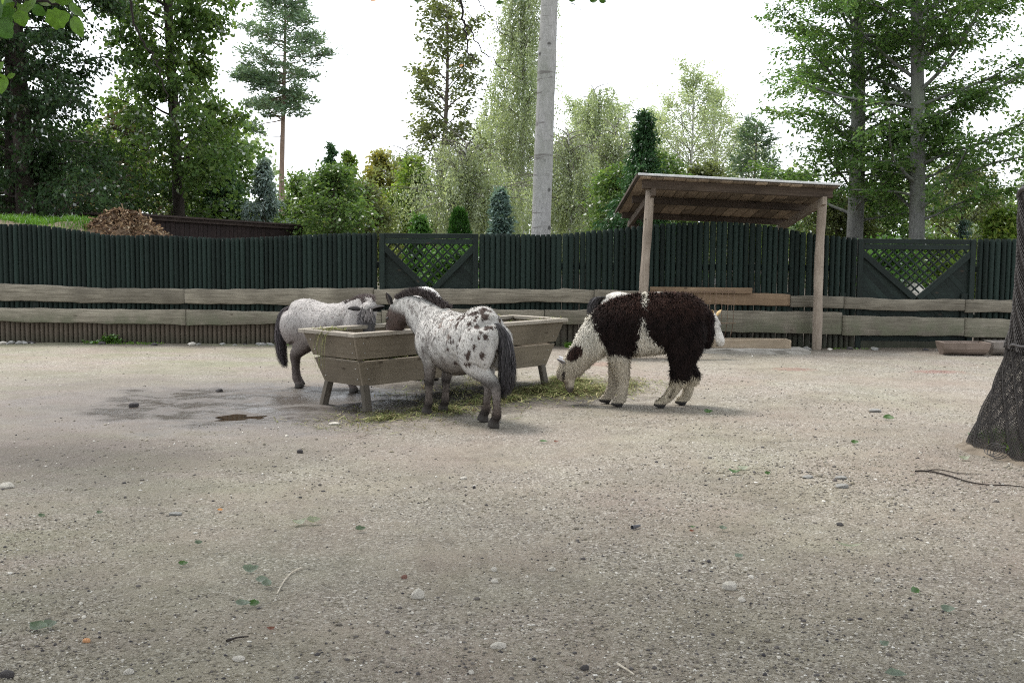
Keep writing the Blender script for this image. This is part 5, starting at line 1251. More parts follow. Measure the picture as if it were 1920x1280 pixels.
# ---------------------------------------------------------------- animals
def ring_tube(ch, side=(0, 1, 0), n=18, sub=4, flat_end=False):
    """closed tube through (x, y, z, r_across, r_along) stations"""
    A = catmull(np.array(ch, float), sub); p = A[:, :3]; ra = np.maximum(A[:, 3], .004); rb = np.maximum(A[:, 4], .004)
    t = np.gradient(p, axis=0); t /= np.linalg.norm(t, axis=1)[:, None] + 1e-9
    def cap(i, sg):
        r0 = min(ra[i], rb[i]); out = []
        for a in (30, 55, 75, 88): out.append((p[i] + t[i] * sg * r0 * math.sin(R(a)), ra[i] * math.cos(R(a)), rb[i] * math.cos(R(a)), t[i]))
        return out
    st = cap(0, -1)[::-1] + [(p[i], ra[i], rb[i], t[i]) for i in range(len(p))]
    if not flat_end: st += cap(len(p) - 1, 1)
    a = np.linspace(0, 2 * np.pi, n, endpoint=False); V = []
    sd = np.array(side, float)
    for q, x, y, tt in st:
        s = sd - tt * np.dot(sd, tt); s /= np.linalg.norm(s) + 1e-9; u = np.cross(tt, s)
        V.append(q + np.cos(a)[:, None] * s * x + np.sin(a)[:, None] * u * y)
    k = len(st); V = np.concatenate(V)
    F = [(i * n + j, i * n + (j + 1) % n, (i + 1) * n + (j + 1) % n, (i + 1) * n + j) for i in range(k - 1) for j in range(n)]
    return V, F, [list(range(n))[::-1], list(range((k - 1) * n, k * n))]
def organic(chains, voxel=.012, smooth=7, fac=.5):
    V, F, c = [], [], 0
    for ch in chains:
        v, f, caps = ring_tube(*ch[:1], **(ch[1] if len(ch) > 1 else {}))
        V.append(v); F += [tuple(i + c for i in q) for q in f] + [tuple(i + c for i in q) for q in caps]; c += len(v)
    me = bpy.data.meshes.new('tmp'); me.from_pydata(np.concatenate(V).tolist(), [], F); me.update()
    o = bpy.data.objects.new('tmp', me); COL.objects.link(o)
    m = o.modifiers.new('r', 'REMESH'); m.mode = 'VOXEL'; m.voxel_size = voxel
    s = o.modifiers.new('s', 'SMOOTH'); s.factor = fac; s.iterations = smooth
    ev = o.evaluated_get(bpy.context.evaluated_depsgraph_get()); out = bpy.data.meshes.new_from_object(ev)
    bpy.data.objects.remove(o); bpy.data.meshes.remove(me)
    n = len(out.vertices); v = np.empty(n * 3, np.float32); out.vertices.foreach_get('co', v)
    nm = np.empty(n * 3, np.float32); out.vertices.foreach_get('normal', nm)
    return out, v.reshape(-1, 3).astype(float), nm.reshape(-1, 3).astype(float)
def noise3(p, seed, f):
    r = np.random.default_rng(seed); o = np.zeros(len(p))
    for k in range(9):
        d = r.normal(0, 1, 3); d /= np.linalg.norm(d); o += np.sin(p @ d * f * r.uniform(.6, 1.6) + r.uniform(0, 6.28))
    return o / 4.2
def sstep(x, a, b): t = np.clip((x - a) / (b - a), 0, 1); return t * t * (3 - 2 * t)
def lerp(c, d, f): return c * (1 - f[:, None]) + np.asarray(d)[None] * f[:, None]
def setcol(me, C):
    a = me.attributes.new('Col', 'FLOAT_COLOR', 'POINT'); c = np.ones((len(C), 4), np.float32); c[:, :3] = C; a.data.foreach_set('color', c.ravel())
def ribbons(paths, w, side, cols, name):
    """paths n x k x 3; one flat tapering strand each"""
    n, k, _ = paths.shape; tp_ = np.linspace(1, .25, k)[None, :, None]; tp_ = tp_ * np.ones((n, 1, 1))
    W = side[:, None, :] * w[:, None, None] * tp_
    V = np.stack([paths - W, paths + W], 2).reshape(-1, 3); base = np.arange(n)[:, None, None] * 2 * k + np.arange(k - 1)[None, :, None] * 2
    F = (base + np.array([0, 1, 3, 2])).reshape(-1, 4)
    return np_mesh(name, V, F, True, None, np.repeat(cols, 2 * k, axis=0))
M_coat = coat_mat('pony_coat'); M_hair = coat_mat('coarse_hair', .5); M_wool = coat_mat('wool', .9)
M_eye = simple_mat('dark_eye', (.008, .006, .005), (.015, .01, .008), 5, .12, .0, .001, .6)
M_horn = simple_mat('hoof_horn', (.03, .026, .024), (.09, .08, .07), 12, .6, .3, .004)

def fur(root, V, N, me, C, n, lo_, hi_, lay, seed, name='fur', wdt=.0035, mask=None, tone=.22, flow=(-.5, 0, -.55), lenfn=None, mat=None):
    r = np.random.default_rng(seed); nf = len(me.polygons); idx = np.empty(len(me.loops), np.int32); me.loops.foreach_get('vertex_index', idx)
    tot = np.empty(nf, np.int32); me.polygons.foreach_get('loop_total', tot); q = idx.reshape(-1, 4) if (tot == 4).all() else None
    k = r.integers(0, nf, n); w = r.dirichlet([1, 1, 1, 1], n)
    p = (V[q[k]] * w[:, :, None]).sum(1); nm = N[q[k]].mean(1); nm /= np.linalg.norm(nm, axis=1)[:, None] + 1e-9; c = C[q[k, 0]]
    L = r.uniform(lo_, hi_, n)
    if lenfn is not None: L = L * lenfn(p)
    keep = L > .002
    if mask is not None: keep &= mask(p)
    p, nm, c, L = p[keep], nm[keep], c[keep], L[keep]; n = len(p)
    fl_ = np.asarray(flow)[None] + r.normal(0, .25, (n, 3)); fl_ = fl_ - nm * (fl_ * nm).sum(1)[:, None]
    d = nm * lay + fl_ + r.normal(0, .12, (n, 3)); d /= np.linalg.norm(d, axis=1)[:, None]
    g = np.array([0, 0, -1.])
    m1 = p + d * L[:, None] * .5; m2 = p + d * L[:, None] + (fl_ * .5 - nm * .15) * L[:, None] * .6
    s = np.cross(d, nm); s /= np.linalg.norm(s, axis=1)[:, None] + 1e-9
    tv = tone * np.where(c.max(1) > .2, .45, 1.25); c = c * np.clip(1 + r.normal(0, 1, n) * tv + 1.2 * tv * noise3(p * np.array([1.5, 1.5, .45]), seed, 80), .3, 2.4)[:, None]
    me2 = ribbons(np.stack([p - nm * .002, m1, m2], 1), np.full(n, wdt) * r.uniform(.6, 1.4, n), s, c, name)
    try: me2.normals_split_custom_set_from_vertices(np.repeat(nm, 6, axis=0).tolist())      # hair is shaded with the lie of the coat
    except Exception as e: print('normals', e)
    o = link(name, me2, mat or M_wool, root, MW[root.name]); o['kind'] = 'stuff'; return o
def ear_mesh(L, W, tilt_c, c_out, c_in, seed=0):
    n = 9; k = 9; V = []; C = []
    for j in range(k):
        f = j / (k - 1); w = W * (math.sin(math.pi * min(1, .18 + f * .82)) ** .75) * (1 if f < .98 else .3); w = max(w, .002)
        for i in range(n):
            a = R(-118 + 236 * i / (n - 1)); V.append((math.sin(a) * w / 2, -math.cos(a) * w * .42 + f * f * tilt_c, f * L))
    m = len(V)
    V2 = [(x * .82, y + .004, z * .99) for x, y, z in V]; V += V2
    F = []
    for j in range(k - 1):
        for i in range(n - 1):
            a, b, c, d = j * n + i, j * n + i + 1, (j + 1) * n + i + 1, (j + 1) * n + i; F.append((a, b, c, d)); F.append((m + d, m + c, m + b, m + a))
        for i in (0, n - 1): a, b = j * n + i, (j + 1) * n + i; F.append((a, b, m + b, m + a) if i else (m + a, m + b, b, a))
    C = np.array([c_out] * m + [c_in] * m)
    rim = np.array([(1 if (i % n in (0, n - 1)) else 0) for i in range(m)] * 2)[:, None]
    C = C * (1 - rim * .0)
    return np_mesh('ear', V, np.array(F), True, None, C)

def pony(name, label, loc, heading, hoofs, neck, poll, hdir, hside, coat, mane, tail, seed, scale=1.0, group='ponies in the yard', headlen=.42, muzzle=1.0, eyes=True, furn=26000, ear_dirs=None, forelock=None, ear_cols=((.05, .045, .045), (.02, .018, .017)), belly=1.0, croup=0.0):
    root = thing(name, label, 'pony', loc, heading, group); MW[root.name] = MW[root.name] @ Matrix.Scale(scale, 4); root.matrix_basis = MW[root.name]
    ch = []
    ch.append(([(-.455, 0, .72, .10, .13), (-.40, 0, .72, .165, .185), (-.30, 0, .735, .20, .205), (-.15, 0, .675, .225 * belly, .235), (.03, 0, .635, .240 * belly, .265), (.20, 0, .66, .210, .25), (.34, 0, .69, .165, .205), (.44, 0, .69, .12, .15)], dict(n=28)))
    ch.append(([(.10, 0, .84, .05, .05), (.24, 0, .865, .06, .075), (.36, 0, .84, .07, .10)],))        # withers
    ch.append(([(-.41, 0, .845 + croup * .5, .07, .07), (-.30, 0, .865 + croup, .105, .075), (-.1, 0, .835, .07, .07)],))
    for s, hx, hy in ((1, *hoofs['hl']), (-1, *hoofs['hr'])):
        d = hx + .40; y = hy; yy = .105 * s
        ch.append(([(-.37, yy * 1.06, .72, .105, .17), (-.34 + .1 * d, yy * 1.16, .62, .108, .175), (-.28 + .25 * d, yy * 1.1, .53, .085, .135), (-.345 + .5 * d, (yy + y) / 2, .435, .058, .082), (-.43 + .78 * d, y, .35, .043, .058), (-.44 + .86 * d, y, .29, .034, .043),
                   (-.437 + .95 * d, y, .19, .029, .035), (-.43 + d, y, .11, .036, .043), (-.412 + d, y, .07, .033, .038), (-.395 + d, y, .04, .042, .050), (-.386 + d, y, .004, .050, .060)], dict(flat_end=True)))
        ch.append(([(-.455, yy * .7, .74, .07, .09), (-.47, yy * .75, .62, .065, .09), (-.42 + .2 * d, yy * .9, .52, .05, .08)],))
    for s, hx, hy in ((1, *hoofs['fl']), (-1, *hoofs['fr'])):
        d = hx - .365; y = hy; yy = .105 * s
        ch.append(([(.33, yy * .95, .75, .065, .13), (.35, yy * 1.08, .62, .082, .145), (.31, yy * 1.05, .50, .062, .095), (.315 + .4 * d, (yy + y) / 2, .40, .047, .060), (.333 + .75 * d, y, .29, .041, .046), (.333 + .82 * d, y, .25, .034, .038),
                   (.335 + .9 * d, y, .18, .028, .033), (.338 + d, y, .108, .035, .041), (.352 + d, y, .07, .032, .037), (.366 + d, y, .04, .041, .049), (.374 + d, y, .004, .048, .058)], dict(flat_end=True)))
    ch.append((neck, dict(n=22)))
    P0 = np.array(poll); hd = np.array(hdir, float); hd /= np.linalg.norm(hd); hs = np.array(hside, float); hs -= hd * hs.dot(hd); hs /= np.linalg.norm(hs); hu = np.cross(hs, hd)
    if hu[2] < 0 and abs(hu[2]) > .2: hu = -hu
    k = headlen / .42
    hp = lambda a, b=0., c=0.: P0 + hd * a * k + hu * b * k + hs * c * k
    ch.append(([(*hp(-.02, .0), .062 * k, .085 * k), (*hp(.06, -.012), .078 * k, .105 * k), (*hp(.14, -.015), .078 * k, .100 * k), (*hp(.23, -.005), .060 * k, .075 * k), (*hp(.31, .0), .050 * k * muzzle, .056 * k * muzzle), (*hp(.375, -.004), .050 * k * muzzle, .052 * k * muzzle), (*hp(.405, -.012), .040 * k * muzzle, .040 * k * muzzle)], dict(side=tuple(hs), n=18)))
    for s in (1, -1):
        ch.append(([(*hp(.05, -.045, .045 * s), .03 * k, .055 * k), (*hp(.12, -.055, .047 * s), .030 * k, .06 * k)], dict(side=tuple(hs))))     # cheek
        ch.append(([(*hp(.10, .045, .058 * s), .022 * k, .02 * k), (*hp(.14, .040, .060 * s), .022 * k, .018 * k)], dict(side=tuple(hs))))       # brow
    me, V, N = organic(ch, .0115, 5)
    hl = V - P0; along = hl @ hd / k; off = np.linalg.norm(hl - (hl @ hd)[:, None] * hd, axis=1) / k
    headm = sstep(along, -.06, .05) * (off < .17) * (along < .5)
    C = coat(V, N, headm, along, (hl @ hu) / k); C = np.clip(C, .008, .8)
    hoofz = sstep(-V[:, 2], -.058, -.046); C = lerp(C, (.045, .04, .036), hoofz)
    setcol(me, C); me.polygons.foreach_set('use_smooth', np.ones(len(me.polygons), bool))
    link('body', me, M_coat, root, MW[root.name])
    fur(root, V, N, me, C, furn, .010, .020, .22, seed, 'coat_hair', .0028, lambda p: p[:, 2] > .07, .2)
    # ears
    ed = ear_dirs or [hu * .9 - hd * .75 + hs * .55, hu * .9 - hd * .75 - hs * .55]
    for s, e in ((1, ed[0]), (-1, ed[1])):
        e = Vector(e).normalized(); b = Vector(hp(-.005, .055, .055 * s))
        fwd = Vector(hu * .3 + hd * .25 + hs * s * .9)
        y = (fwd - e * fwd.dot(e)).normalized(); x = y.cross(e)
        Mx = Matrix(((x.x, y.x, e.x, b.x), (x.y, y.y, e.y, b.y), (x.z, y.z, e.z, b.z), (0, 0, 0, 1)))
        link('ear', ear_mesh(.115 * k, .062 * k, .012, ear_cols[0], ear_cols[1]), M_coat, root, MW[root.name] @ Mx)
    if eyes:
        for s in (1, -1):
            bm = bmesh.new(); bmesh.ops.create_uvsphere(bm, u_segments=12, v_segments=8, radius=.019 * k); link('eye', bm_mesh('eye', bm, True), M_eye, root, MW[root.name] @ Matrix.Translation(hp(.125, .034, .066 * s)))
            bm = bmesh.new(); bmesh.ops.create_uvsphere(bm, u_segments=8, v_segments=6, radius=.010 * k); link('nostril', bm_mesh('nostril', bm, True), M_eye, root, MW[root.name] @ Matrix.Translation(hp(.385, .022, .030 * s)))
    # mane: upright strands along the crest
    r = np.random.default_rng(seed + 1)
    def strands(pts, up_, n, l0, l1, width, col, spread, lean, name, wd=.0035, sag=.3, jit=.35):
        q = catmull(np.array(pts, float), 8); f = r.uniform(0, 1, n) * (len(q) - 1); i0 = np.minimum(f.astype(int), len(q) - 2)
        p = q[i0] + (q[i0 + 1] - q[i0]) * (f - i0)[:, None]; tg = q[i0 + 1] - q[i0]; tg /= np.linalg.norm(tg, axis=1)[:, None] + 1e-9
        u = np.array(up_, float)[None] - tg * (tg @ np.array(up_, float))[:, None]; u /= np.linalg.norm(u, axis=1)[:, None] + 1e-9; sd = np.cross(tg, u)
        lat = r.uniform(-1, 1, n); p = p + sd * (lat * spread)[:, None] - u * .015
        d = u + sd * (lat * .5 + r.normal(0, jit * .5, n))[:, None] + tg * r.normal(0, jit, n)[:, None] + np.array(lean)[None]; d /= np.linalg.norm(d, axis=1)[:, None]
        L = r.uniform(l0, l1, n) * (.6 + .4 * np.sin(np.pi * np.clip(f / (len(q) - 1), .05, .95))); g = np.array([0, 0, -1.])
        path = np.stack([p, p + d * L[:, None] * .4, p + d * L[:, None] * .75 + g * (L * sag * .15)[:, None], p + d * L[:, None] + g * (L * sag * .4)[:, None]], 1)
        s = np.cross(d, r.normal(0, 1, (n, 3))); s /= np.linalg.norm(s, axis=1)[:, None] + 1e-9
        cc = np.array(col)[None] * np.clip(1 + r.normal(0, .35, n), .3, 2.2)[:, None]
        return ribbons(path, np.full(n, wd), s, cc, name)
    for mn in (mane if isinstance(mane, list) else [mane]):
        link('mane', strands(mn['pts'], mn.get('up', (0, 0, 1)), mn.get('n', 1500), mn.get('l0', .05), mn.get('l1', .085), 0, mn['col'], mn.get('spread', .028), mn.get('lean', (0, 0, 0)), 'mane', mn.get('wd', .0038), mn.get('sag', .3), mn.get('jit', .3)), M_hair, root, MW[root.name])
    if forelock:
        link('forelock', strands([hp(-.03, .075), hp(.02, .085)], hu, 420, .10, .2, 0, forelock, .04, tuple(hd * 1.6), 'forelock', .004, .1, .15), M_hair, root, MW[root.name])
    # tail
    n = tail.get('n', 900); q = np.array(tail['pts'], float); r = np.random.default_rng(seed + 2); K = 9; f = np.linspace(0, 1, K)
    ctrl = catmull(q, 6); ci = np.linspace(0, len(ctrl) - 1, K); core = np.stack([np.interp(ci, np.arange(len(ctrl)), ctrl[:, k]) for k in range(3)], -1)
    a = r.uniform(0, 6.28, n); rr_s = np.sqrt(r.uniform(0, 1, n)); wprof = np.interp(f, [0, .12, .45, .8, 1], tail.get('w', [.028, .045, .075, .07, .035]))
    offs = np.stack([np.cos(a) * rr_s, np.sin(a) * rr_s, np.zeros(n)], -1); end = r.uniform(.55, 1.0, n); st = np.where(r.uniform(0, 1, n) < .5, 0, r.uniform(0, .3, n))
    ff = st[:, None] + (end - st)[:, None] * f[None]; pth = np.stack([np.interp(ff.ravel(), f, core[:, k]).reshape(ff.shape) for k in range(3)], -1)
    wv = np.interp(ff.ravel(), f, wprof).reshape(ff.shape); pth = pth + offs[:, None, :] * wv[..., None] * np.array(tail.get('ell', (1, 1, .3))) + (r.normal(0, .010, (n, K, 3)) * f[None, :, None])
    s = np.stack([np.cos(a + 1.57), np.sin(a + 1.57), np.zeros(n)], -1); tone = np.clip(1 + r.normal(0, .45, n), .25, 2.6); tone[r.uniform(0, 1, n) < .12] *= 2.4
    cc = np.array(tail['col'])[None] * tone[:, None]
    link('tail', ribbons(pth, np.full(n, .004), s, cc, 'tail'), M_hair, root, MW[root.name])
    return root

def spots(V, N, centers, radii, stretch, wob, seed):
    m = np.zeros(len(V)); nz = noise3(V, seed, 75) * wob
    for c, rd, st in zip(centers, radii, stretch):
        d = V - c; d = d / np.array([1, 1, st]); m = np.maximum(m, sstep(-np.linalg.norm(d, axis=1) / rd + nz, -1.06, -.94))
    return m
# --- the spotted pony in front of the trough
def coat_near(V, N, headm, along, hup):
    C = np.tile(np.array([.47, .452, .43]), (len(V), 1)); x, z = V[:, 0], V[:, 2]
    C *= (1 + .06 * noise3(V, 1, 60))[:, None]
    mott = sstep(noise3(V * [1, 1, .6], 2, 34) + .6 * noise3(V, 3, 85), .0, .8) * sstep(x, -.25, -.02) * sstep(-z, -.98, -.80)
    C = lerp(C, (.17, .155, .145), mott * .72)
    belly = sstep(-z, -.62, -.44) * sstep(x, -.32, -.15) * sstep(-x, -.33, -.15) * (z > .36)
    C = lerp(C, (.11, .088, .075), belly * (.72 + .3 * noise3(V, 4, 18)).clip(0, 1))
    r = np.random.default_rng(11)
    cand = np.where((x < -.12) & (z > .5) & (N[:, 1] > -.3))[0]; pick = r.choice(cand, 62, replace=False)
    m = spots(V, N, V[pick], r.uniform(.008, .019, 62) * np.where(V[pick, 2] > .8, 1.3, 1), r.uniform(1.0, 2.0, 62), .3, 5)
    big = np.array([(-.36, .04, .915), (-.42, .06, .89), (-.31, .10, .90), (-.22, .13, .88), (-.35, .16, .83), (-.47, .09, .78), (-.50, .07, .70), (-.49, .08, .62)])
    m = np.maximum(m, spots(V, N, big, np.array([.05, .035, .034, .03, .024, .03, .03, .03]), np.array([.8, .9, 1, 1.2, 1.3, 1.6, 1.8, 1.6]), .45, 6))
    C = lerp(C, (.040, .022, .017), m * .95)
    cand = np.where((x > -.15) & (x < .2) & (z > .72))[0]; pick = r.choice(cand, 46, replace=False)
    m = spots(V, N, V[pick], r.uniform(.007, .015, 46), r.uniform(1.4, 2.6, 46), .3, 7); C = lerp(C, (.14, .085, .06), m * .7)
    cand = np.where((x > -.1) & (z > .5))[0]; pick = r.choice(cand, 170, replace=False)
    m = spots(V, N, V[pick], r.uniform(.005, .013, 170), r.uniform(1.4, 3, 170), .35, 8); C = lerp(C, (.12, .10, .095), m * .7)
    leg = sstep(-z, -np.where(x < -.15, .46, .54), -np.where(x < -.15, .30, .36)); C = lerp(C, (.12, .10, .09), leg * .85)
    low = sstep(-z, -np.where(x < 0, .34, .40), -.12) * np.where(x < 0, 1, .75); C = lerp(C, (.085, .066, .055), low); C = lerp(C, (.02, .017, .016), sstep(-z, -.15, -.08) * .85)
    C = lerp(C, (.025, .022, .021), np.exp(-(((z - .285) / .035) ** 2)) * (x > 0) * .8)
    hock = np.exp(-(((z - .36) / .05) ** 2)) * (x < -.2) * .75; C = lerp(C, (.03, .026, .024), hock)
    f = headm * sstep(along, -.03, .06); C = lerp(C, (.060, .038, .031), f * .95); C = lerp(C, (.03, .025, .024), headm * sstep(along, .28, .38))
    return C
hn = R(128); hdn = Vector((math.cos(hn), math.sin(hn), 0))
loc_near = Vector((-.433, 9.42, 0))
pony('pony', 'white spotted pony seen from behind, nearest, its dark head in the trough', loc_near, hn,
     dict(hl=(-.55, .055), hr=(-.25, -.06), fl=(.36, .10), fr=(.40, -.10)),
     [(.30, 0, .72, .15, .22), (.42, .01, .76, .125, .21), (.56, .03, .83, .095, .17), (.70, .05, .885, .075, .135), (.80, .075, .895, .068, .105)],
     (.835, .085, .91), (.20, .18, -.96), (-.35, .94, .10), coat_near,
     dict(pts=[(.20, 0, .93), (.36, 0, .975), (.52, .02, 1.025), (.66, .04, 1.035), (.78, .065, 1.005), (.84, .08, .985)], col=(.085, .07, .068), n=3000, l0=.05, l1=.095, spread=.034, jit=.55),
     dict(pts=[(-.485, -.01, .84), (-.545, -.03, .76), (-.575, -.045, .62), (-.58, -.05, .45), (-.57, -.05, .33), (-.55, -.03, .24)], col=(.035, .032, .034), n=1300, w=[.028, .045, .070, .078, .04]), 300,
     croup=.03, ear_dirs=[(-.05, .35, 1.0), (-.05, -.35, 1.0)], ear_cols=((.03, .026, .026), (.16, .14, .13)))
# --- the pony at the left end of the trough
def coat_left(V, N, headm, along, hup):
    C = np.tile(np.array([.36, .338, .325]), (len(V), 1)); x, z = V[:, 0], V[:, 2]; r = np.random.default_rng(21)
    C *= (1 + .06 * noise3(V, 31, 60))[:, None]
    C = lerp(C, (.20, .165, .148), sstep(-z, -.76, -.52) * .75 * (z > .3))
    cand = np.where((z > .55))[0]; pick = r.choice(cand, 190, replace=False)
    m = spots(V, N, V[pick], r.uniform(.006, .0135, 190), r.uniform(1.2, 2.6, 190), .3, 32); C = lerp(C, (.14, .115, .11), m * .8)
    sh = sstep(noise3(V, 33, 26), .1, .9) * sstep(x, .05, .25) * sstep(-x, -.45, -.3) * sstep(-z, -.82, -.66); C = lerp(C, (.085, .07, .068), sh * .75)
    leg = sstep(-z, -.52, -.30); C = lerp(C, (.06, .045, .04), leg * .92); C = lerp(C, (.10, .08, .07), np.exp(-(((z - .12) / .04) ** 2)) * .5)
    f = headm * sstep(along, -.02, .06); face = np.clip(.6 + .4 * noise3(V, 34, 30), 0, 1)
    C = lerp(C, (.10, .094, .098), f * .95); C = lerp(C, (.05, .046, .048), f * face * .5); C = lerp(C, (.04, .036, .036), headm * sstep(along, .30, .40))
    return C
hl_ = R(-27); hdl = Vector((math.cos(hl_), math.sin(hl_), 0)); mid = (G(561, 723) + G(658, 736)) / 2
loc_left = Vector((mid.x, mid.y, 0)) + hdl * .06
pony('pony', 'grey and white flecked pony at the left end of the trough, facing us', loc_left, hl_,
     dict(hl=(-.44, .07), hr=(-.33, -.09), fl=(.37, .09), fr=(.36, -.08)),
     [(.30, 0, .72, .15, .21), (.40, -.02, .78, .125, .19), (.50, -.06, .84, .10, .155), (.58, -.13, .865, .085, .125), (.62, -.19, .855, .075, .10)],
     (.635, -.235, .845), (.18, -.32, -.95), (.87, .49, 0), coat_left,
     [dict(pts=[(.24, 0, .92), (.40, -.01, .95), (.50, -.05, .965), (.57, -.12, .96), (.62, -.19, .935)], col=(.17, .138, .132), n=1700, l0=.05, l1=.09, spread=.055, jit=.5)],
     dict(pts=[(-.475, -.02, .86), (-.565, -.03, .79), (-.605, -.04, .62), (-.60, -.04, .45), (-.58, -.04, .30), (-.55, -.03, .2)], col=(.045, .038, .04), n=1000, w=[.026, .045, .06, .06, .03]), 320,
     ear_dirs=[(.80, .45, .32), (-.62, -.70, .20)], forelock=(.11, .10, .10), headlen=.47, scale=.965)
# --- the pony behind the spotted one
def coat_hid(V, N, headm, along, hup):
    C = np.tile(np.array([.56, .54, .52]), (len(V), 1)); z = V[:, 2]; r = np.random.default_rng(41)
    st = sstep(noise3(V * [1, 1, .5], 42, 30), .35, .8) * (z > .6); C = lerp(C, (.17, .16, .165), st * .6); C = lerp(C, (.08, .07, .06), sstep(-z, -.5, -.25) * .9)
    return lerp(C, (.2, .18, .17), headm * .7)
pony('pony', 'white pony hidden behind the mane of the nearest spotted pony', Vector((XA(797, 12.35), 12.35, 0)), R(-84),
     dict(hl=(-.42, .09), hr=(-.40, -.09), fl=(.36, .09), fr=(.36, -.09)),
     [(.30, 0, .70, .15, .20), (.42, 0, .70, .12, .18), (.56, 0, .70, .095, .15), (.68, -.02, .69, .08, .12), (.75, -.03, .67, .07, .10)],
     (.77, -.03, .65), (.35, -.1, -.5), (0, 1, 0), coat_hid,
     dict(pts=[(.24, 0, .91), (.42, 0, .88), (.58, 0, .84), (.74, -.03, .78)], col=(.08, .07, .07), n=1200), dict(pts=[(-.49, 0, .84), (-.545, .01, .74), (-.56, .02, .60), (-.55, .03, .30)], col=(.05, .045, .045), n=500), 340, scale=1.045, furn=16000)
# --- the white pony behind the alpaca
def coat_white(V, N, headm, along, hup):
    C = np.tile(np.array([.52, .495, .455]), (len(V), 1)); x, z = V[:, 0], V[:, 2]
    C = lerp(C, (.30, .28, .27), sstep(noise3(V, 52, 22), .5, .9) * .35); C = lerp(C, (.35, .31, .27), sstep(-z, -.3, -.1) * .6)
    eye = headm * np.exp(-((along - .14) / .06) ** 2) * (hup > -.01); return lerp(C, (.06, .05, .05), eye * sstep(noise3(V, 53, 40), -.2, .5))
YW = 14.55
pony('pony', 'white pony almost hidden behind the dark alpaca, its muzzle over the feed box', Vector((XA(1200, YW), YW, 0)), R(3),
     dict(hl=(-.16, .09), hr=(-.30, -.09), fl=(.52, .09), fr=(.46, -.09)),
     [(.30, 0, .68, .15, .19), (.45, 0, .655, .12, .16), (.62, -.01, .63, .09, .135), (.80, -.02, .60, .078, .11), (.97, -.03, .585, .068, .09)],
     (1.04, -.04, .575), (.26, -.45, -.85), (.85, .52, 0), coat_white,
     dict(pts=[(.24, 0, .88), (.42, 0, .81), (.62, 0, .73), (.80, -.02, .65)], col=(.35, .33, .31), n=900, l0=.03, l1=.05),
     dict(pts=[(-.47, 0, .86), (-.56, .03, .86), (-.63, .04, .78), (-.67, .04, .64), (-.66, .03, .48)], col=(.035, .032, .034), n=800, w=[.03, .075, .09, .07, .04], ell=(1, .7, .9)), 360, scale=.915, headlen=.42, muzzle=1.2,
     ear_dirs=[(.5, .3, .75), (.1, -.5, .75)], ear_cols=((.50, .36, .18), (.36, .24, .12)))

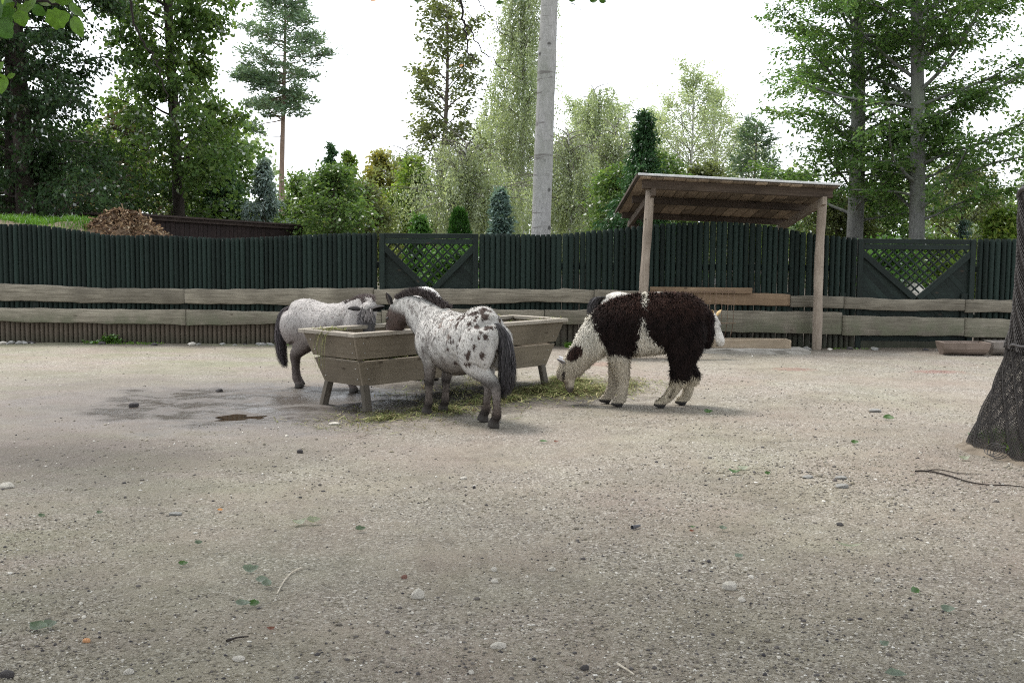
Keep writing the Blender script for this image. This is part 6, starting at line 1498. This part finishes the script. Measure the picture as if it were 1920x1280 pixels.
# ---------------------------------------------------------------- the alpaca
def alpaca():
    ha = R(173); front = G(1153, 755); hind = G(1266, 765); c = (front + hind) / 2; loc = Vector((XA(1215, 10.24), 10.24, 0))
    root = thing('alpaca', 'dark brown and white woolly alpaca grazing hay from the ground', 'alpaca', loc, ha); ch = []
    ch.append(([(-.50, 0, .77, .10, .14), (-.45, 0, .78, .17, .20), (-.32, 0, .785, .215, .245), (-.12, 0, .765, .225, .262), (.10, 0, .745, .220, .268), (.28, 0, .715, .190, .242), (.41, 0, .655, .150, .19), (.50, 0, .605, .11, .13)], dict(n=28)))
    ch.append(([(.31, 0, .72, .15, .19), (.43, 0, .645, .14, .175), (.515, .0, .555, .120, .148), (.592, .0, .46, .102, .118), (.65, .0, .375, .095, .106)], dict(n=22)))         # neck
    ch.append(([(.64, 0, .375, .09, .10), (.69, 0, .335, .096, .106), (.712, 0, .285, .086, .088), (.705, 0, .235, .058, .062), (.700, 0, .19, .045, .047), (.698, 0, .150, .041, .040), (.697, 0, .130, .033, .031)], dict(side=(0, 1, 0), n=18)))
    ch.append(([(.742, 0, .345, .066, .05), (.775, 0, .29, .064, .044), (.772, 0, .24, .046, .032)], dict(side=(0, 1, 0))))                      # woolly topknot
    # front legs (near = local +y)
    for y, kx, fx, tz in ((.11, .205, .215, 0), (-.10, .285, .335, 0)):
        ch.append(([(.25, y * .9, .62, .08, .13), (.245, y, .50, .082, .105), (.24 + .4 * (kx - .24), y, .40, .070, .085), (kx, y, .27, .052, .056), (kx + .3 * (fx - kx), y, .17, .044, .050), (fx, y, .085, .038, .045), (fx + .02, y, .05, .034, .046), (fx + .04, y, .022, .034, .056), (fx + .045, y, .004, .030, .052)], dict(flat_end=True)))
    for y, kx, fx in ((.115, -.30, -.165), (-.095, -.42, -.36)):
        ch.append(([(-.36, y * .8, .74, .10, .17), (-.355, y, .60, .105, .160), (-.33, y, .47, .095, .125), (-.335 + .4 * (kx + .35), y, .37, .078, .095), (kx, y, .27, .062, .072), (kx + .02, y, .22, .046, .054), (kx + .45 * (fx - kx), y, .15, .042, .047), (fx - .01, y, .075, .035, .040), (fx + .015, y, .045, .033, .044), (fx + .035, y, .022, .034, .056), (fx + .042, y, .004, .030, .052)], dict(flat_end=True)))
    ch.append(([(-.49, 0, .80, .05, .06), (-.545, 0, .72, .05, .06), (-.55, 0, .60, .035, .04)],))          # tail
    me, V, N = organic(ch, .011, 6)
    def colour(V):
        x, y, z = V[:, 0], V[:, 1], V[:, 2]; n1 = noise3(V, 71, 24) * .018 + noise3(V, 72, 70) * .008
        dark = np.array([.011, .0065, .006]); C = np.tile(dark, (len(V), 1)); C = lerp(C, (.036, .017, .0125), sstep(z, .78, 1.0) * .8)
        white = np.array([.62, .585, .51]); cream = (.40, .345, .265)
        # chest, neck and head are white: a slanting edge from the crest of the neck to the elbow
        edge = np.interp(z, [.42, .50, .60, .72, .84, .95], [.30, .335, .40, .455, .50, .56])
        wf = sstep(x + n1, edge - .008, edge + .012)
        wf = np.maximum(wf, sstep(-z - n1, -.50, -.48) * (x > .02) * (x < .44))      # front legs
        # saddle stripe and the side patch
        st = sstep(-np.abs(x - .02 - .02 * (1.03 - z) / .2 + n1) + .024 * sstep(z, .90, 1.0) + .001, -.004, .008) * (z > .90)
        w_ = np.interp(z, [.46, .52, .60, .66, .72, .80, .86], [.145, .135, .085, .040, .024, .014, -.004]); cxx = np.interp(z, [.46, .56, .66, .74, .86], [-.02, -.035, .00, .025, .025])
        pt = sstep(w_ - np.abs(x - cxx + n1), -.006, .008) * (z < .87) * (y > -.05)
        bel = sstep(-z - n1, -.53, -.51) * (np.abs(x + .03) < .13)
        w = np.maximum.reduce([wf, st, pt, bel]); C = lerp(C, white, w)
        C = lerp(C, cream, w * sstep(-z, -.60, -.40) * .75)
        hindlow = sstep(-z + n1 * .8, -.298, -.280) * (x < -.05); C = lerp(C, (.50, .44, .34), hindlow)
        C = lerp(C, (.06, .045, .03), hindlow * np.exp(-(((x + .25 + (z - .17) * .6) / .016) ** 2)) * (z > .11) * (z < .21) * .8)
        # dark patch on the crest of the neck, dark streak from ear past the eye, dark muzzle
        pn = sstep(-(((x - .655 + .5 * (z - .47)) / .060) ** 2 + ((z - .49) / .080) ** 2 + (np.minimum(y + .02, 0) / .05) ** 2) + n1 * 8, -1.1, -.85); pn = pn * (x > .5); C = lerp(C, (.03, .016, .013), pn)
        es = sstep(-np.abs(x - .752 + (z - .27) * .10) + n1 * .4, -.016, -.008) * (z < .335) * (z > .205) * (np.abs(y) > .02); C = lerp(C, (.03, .022, .02), es * .95)
        mz = sstep(-z, -.185, -.145) * (x > .6); C = lerp(C, (.055, .045, .04), mz * .9); C = lerp(C, (.16, .13, .10), sstep(-z, -.235, -.20) * (x > .705) * .8 * (1 - mz) * (z > .1))
        C = lerp(C, (.03, .028, .028), sstep(-z, -.045, -.035))
        return C
    C = colour(V); setcol(me, C); me.polygons.foreach_set('use_smooth', np.ones(len(me.polygons), bool))
    link('body', me, M_wool, root, MW[root.name])
    def lenfn(p):
        L = np.ones(len(p)); L *= np.where(p[:, 2] < .45, .75, 1); L = np.where((p[:, 2] < .27) & (p[:, 0] < .5), .5, L); L = np.where(p[:, 2] < .06, 0, L)
        L = np.where((p[:, 0] > .54), .6, L); L = np.where((p[:, 0] > .62) & (p[:, 2] < .255), .12, L)
        L = np.where((p[:, 2] > .23) & (p[:, 2] < .36) & (p[:, 0] < -.1), 1.15, L); return L
    fur(root, V, N, me, C, 70000, .026, .05, .26, 400, 'wool', .0045, None, .30, (-.15, 0, -.75), lenfn)
    fur(root, V, N, me, C, 7000, .035, .060, .42, 401, 'wool', .0045, lambda p: p[:, 2] > .22, .45, (-.15, 0, -.7), lenfn)
    for s in (1, -1):
        b = Vector((.735, .062 * s, .385)); e = Vector((.62, .38 * s, .42)).normalized(); fwd = Vector((.3, .8 * s, -.3)); y = (fwd - e * fwd.dot(e)).normalized(); x = y.cross(e)
        link('ear', ear_mesh(.105, .038, .006, (.42, .42, .44), (.30, .27, .27)), M_coat, root, MW[root.name] @ Matrix(((x.x, y.x, e.x, b.x), (x.y, y.y, e.y, b.y), (x.z, y.z, e.z, b.z), (0, 0, 0, 1))))
        bm = bmesh.new(); bmesh.ops.create_uvsphere(bm, u_segments=12, v_segments=8, radius=.017); link('eye', bm_mesh('eye', bm, True), M_eye, root, MW[root.name] @ Matrix.Translation((.745, .068 * s, .272)))
        bm = bmesh.new(); bmesh.ops.create_uvsphere(bm, u_segments=8, v_segments=6, radius=.007); link('nostril', bm_mesh('nostril', bm, True), M_eye, root, MW[root.name] @ Matrix.Translation((.733, .018 * s, .155)))
alpaca()
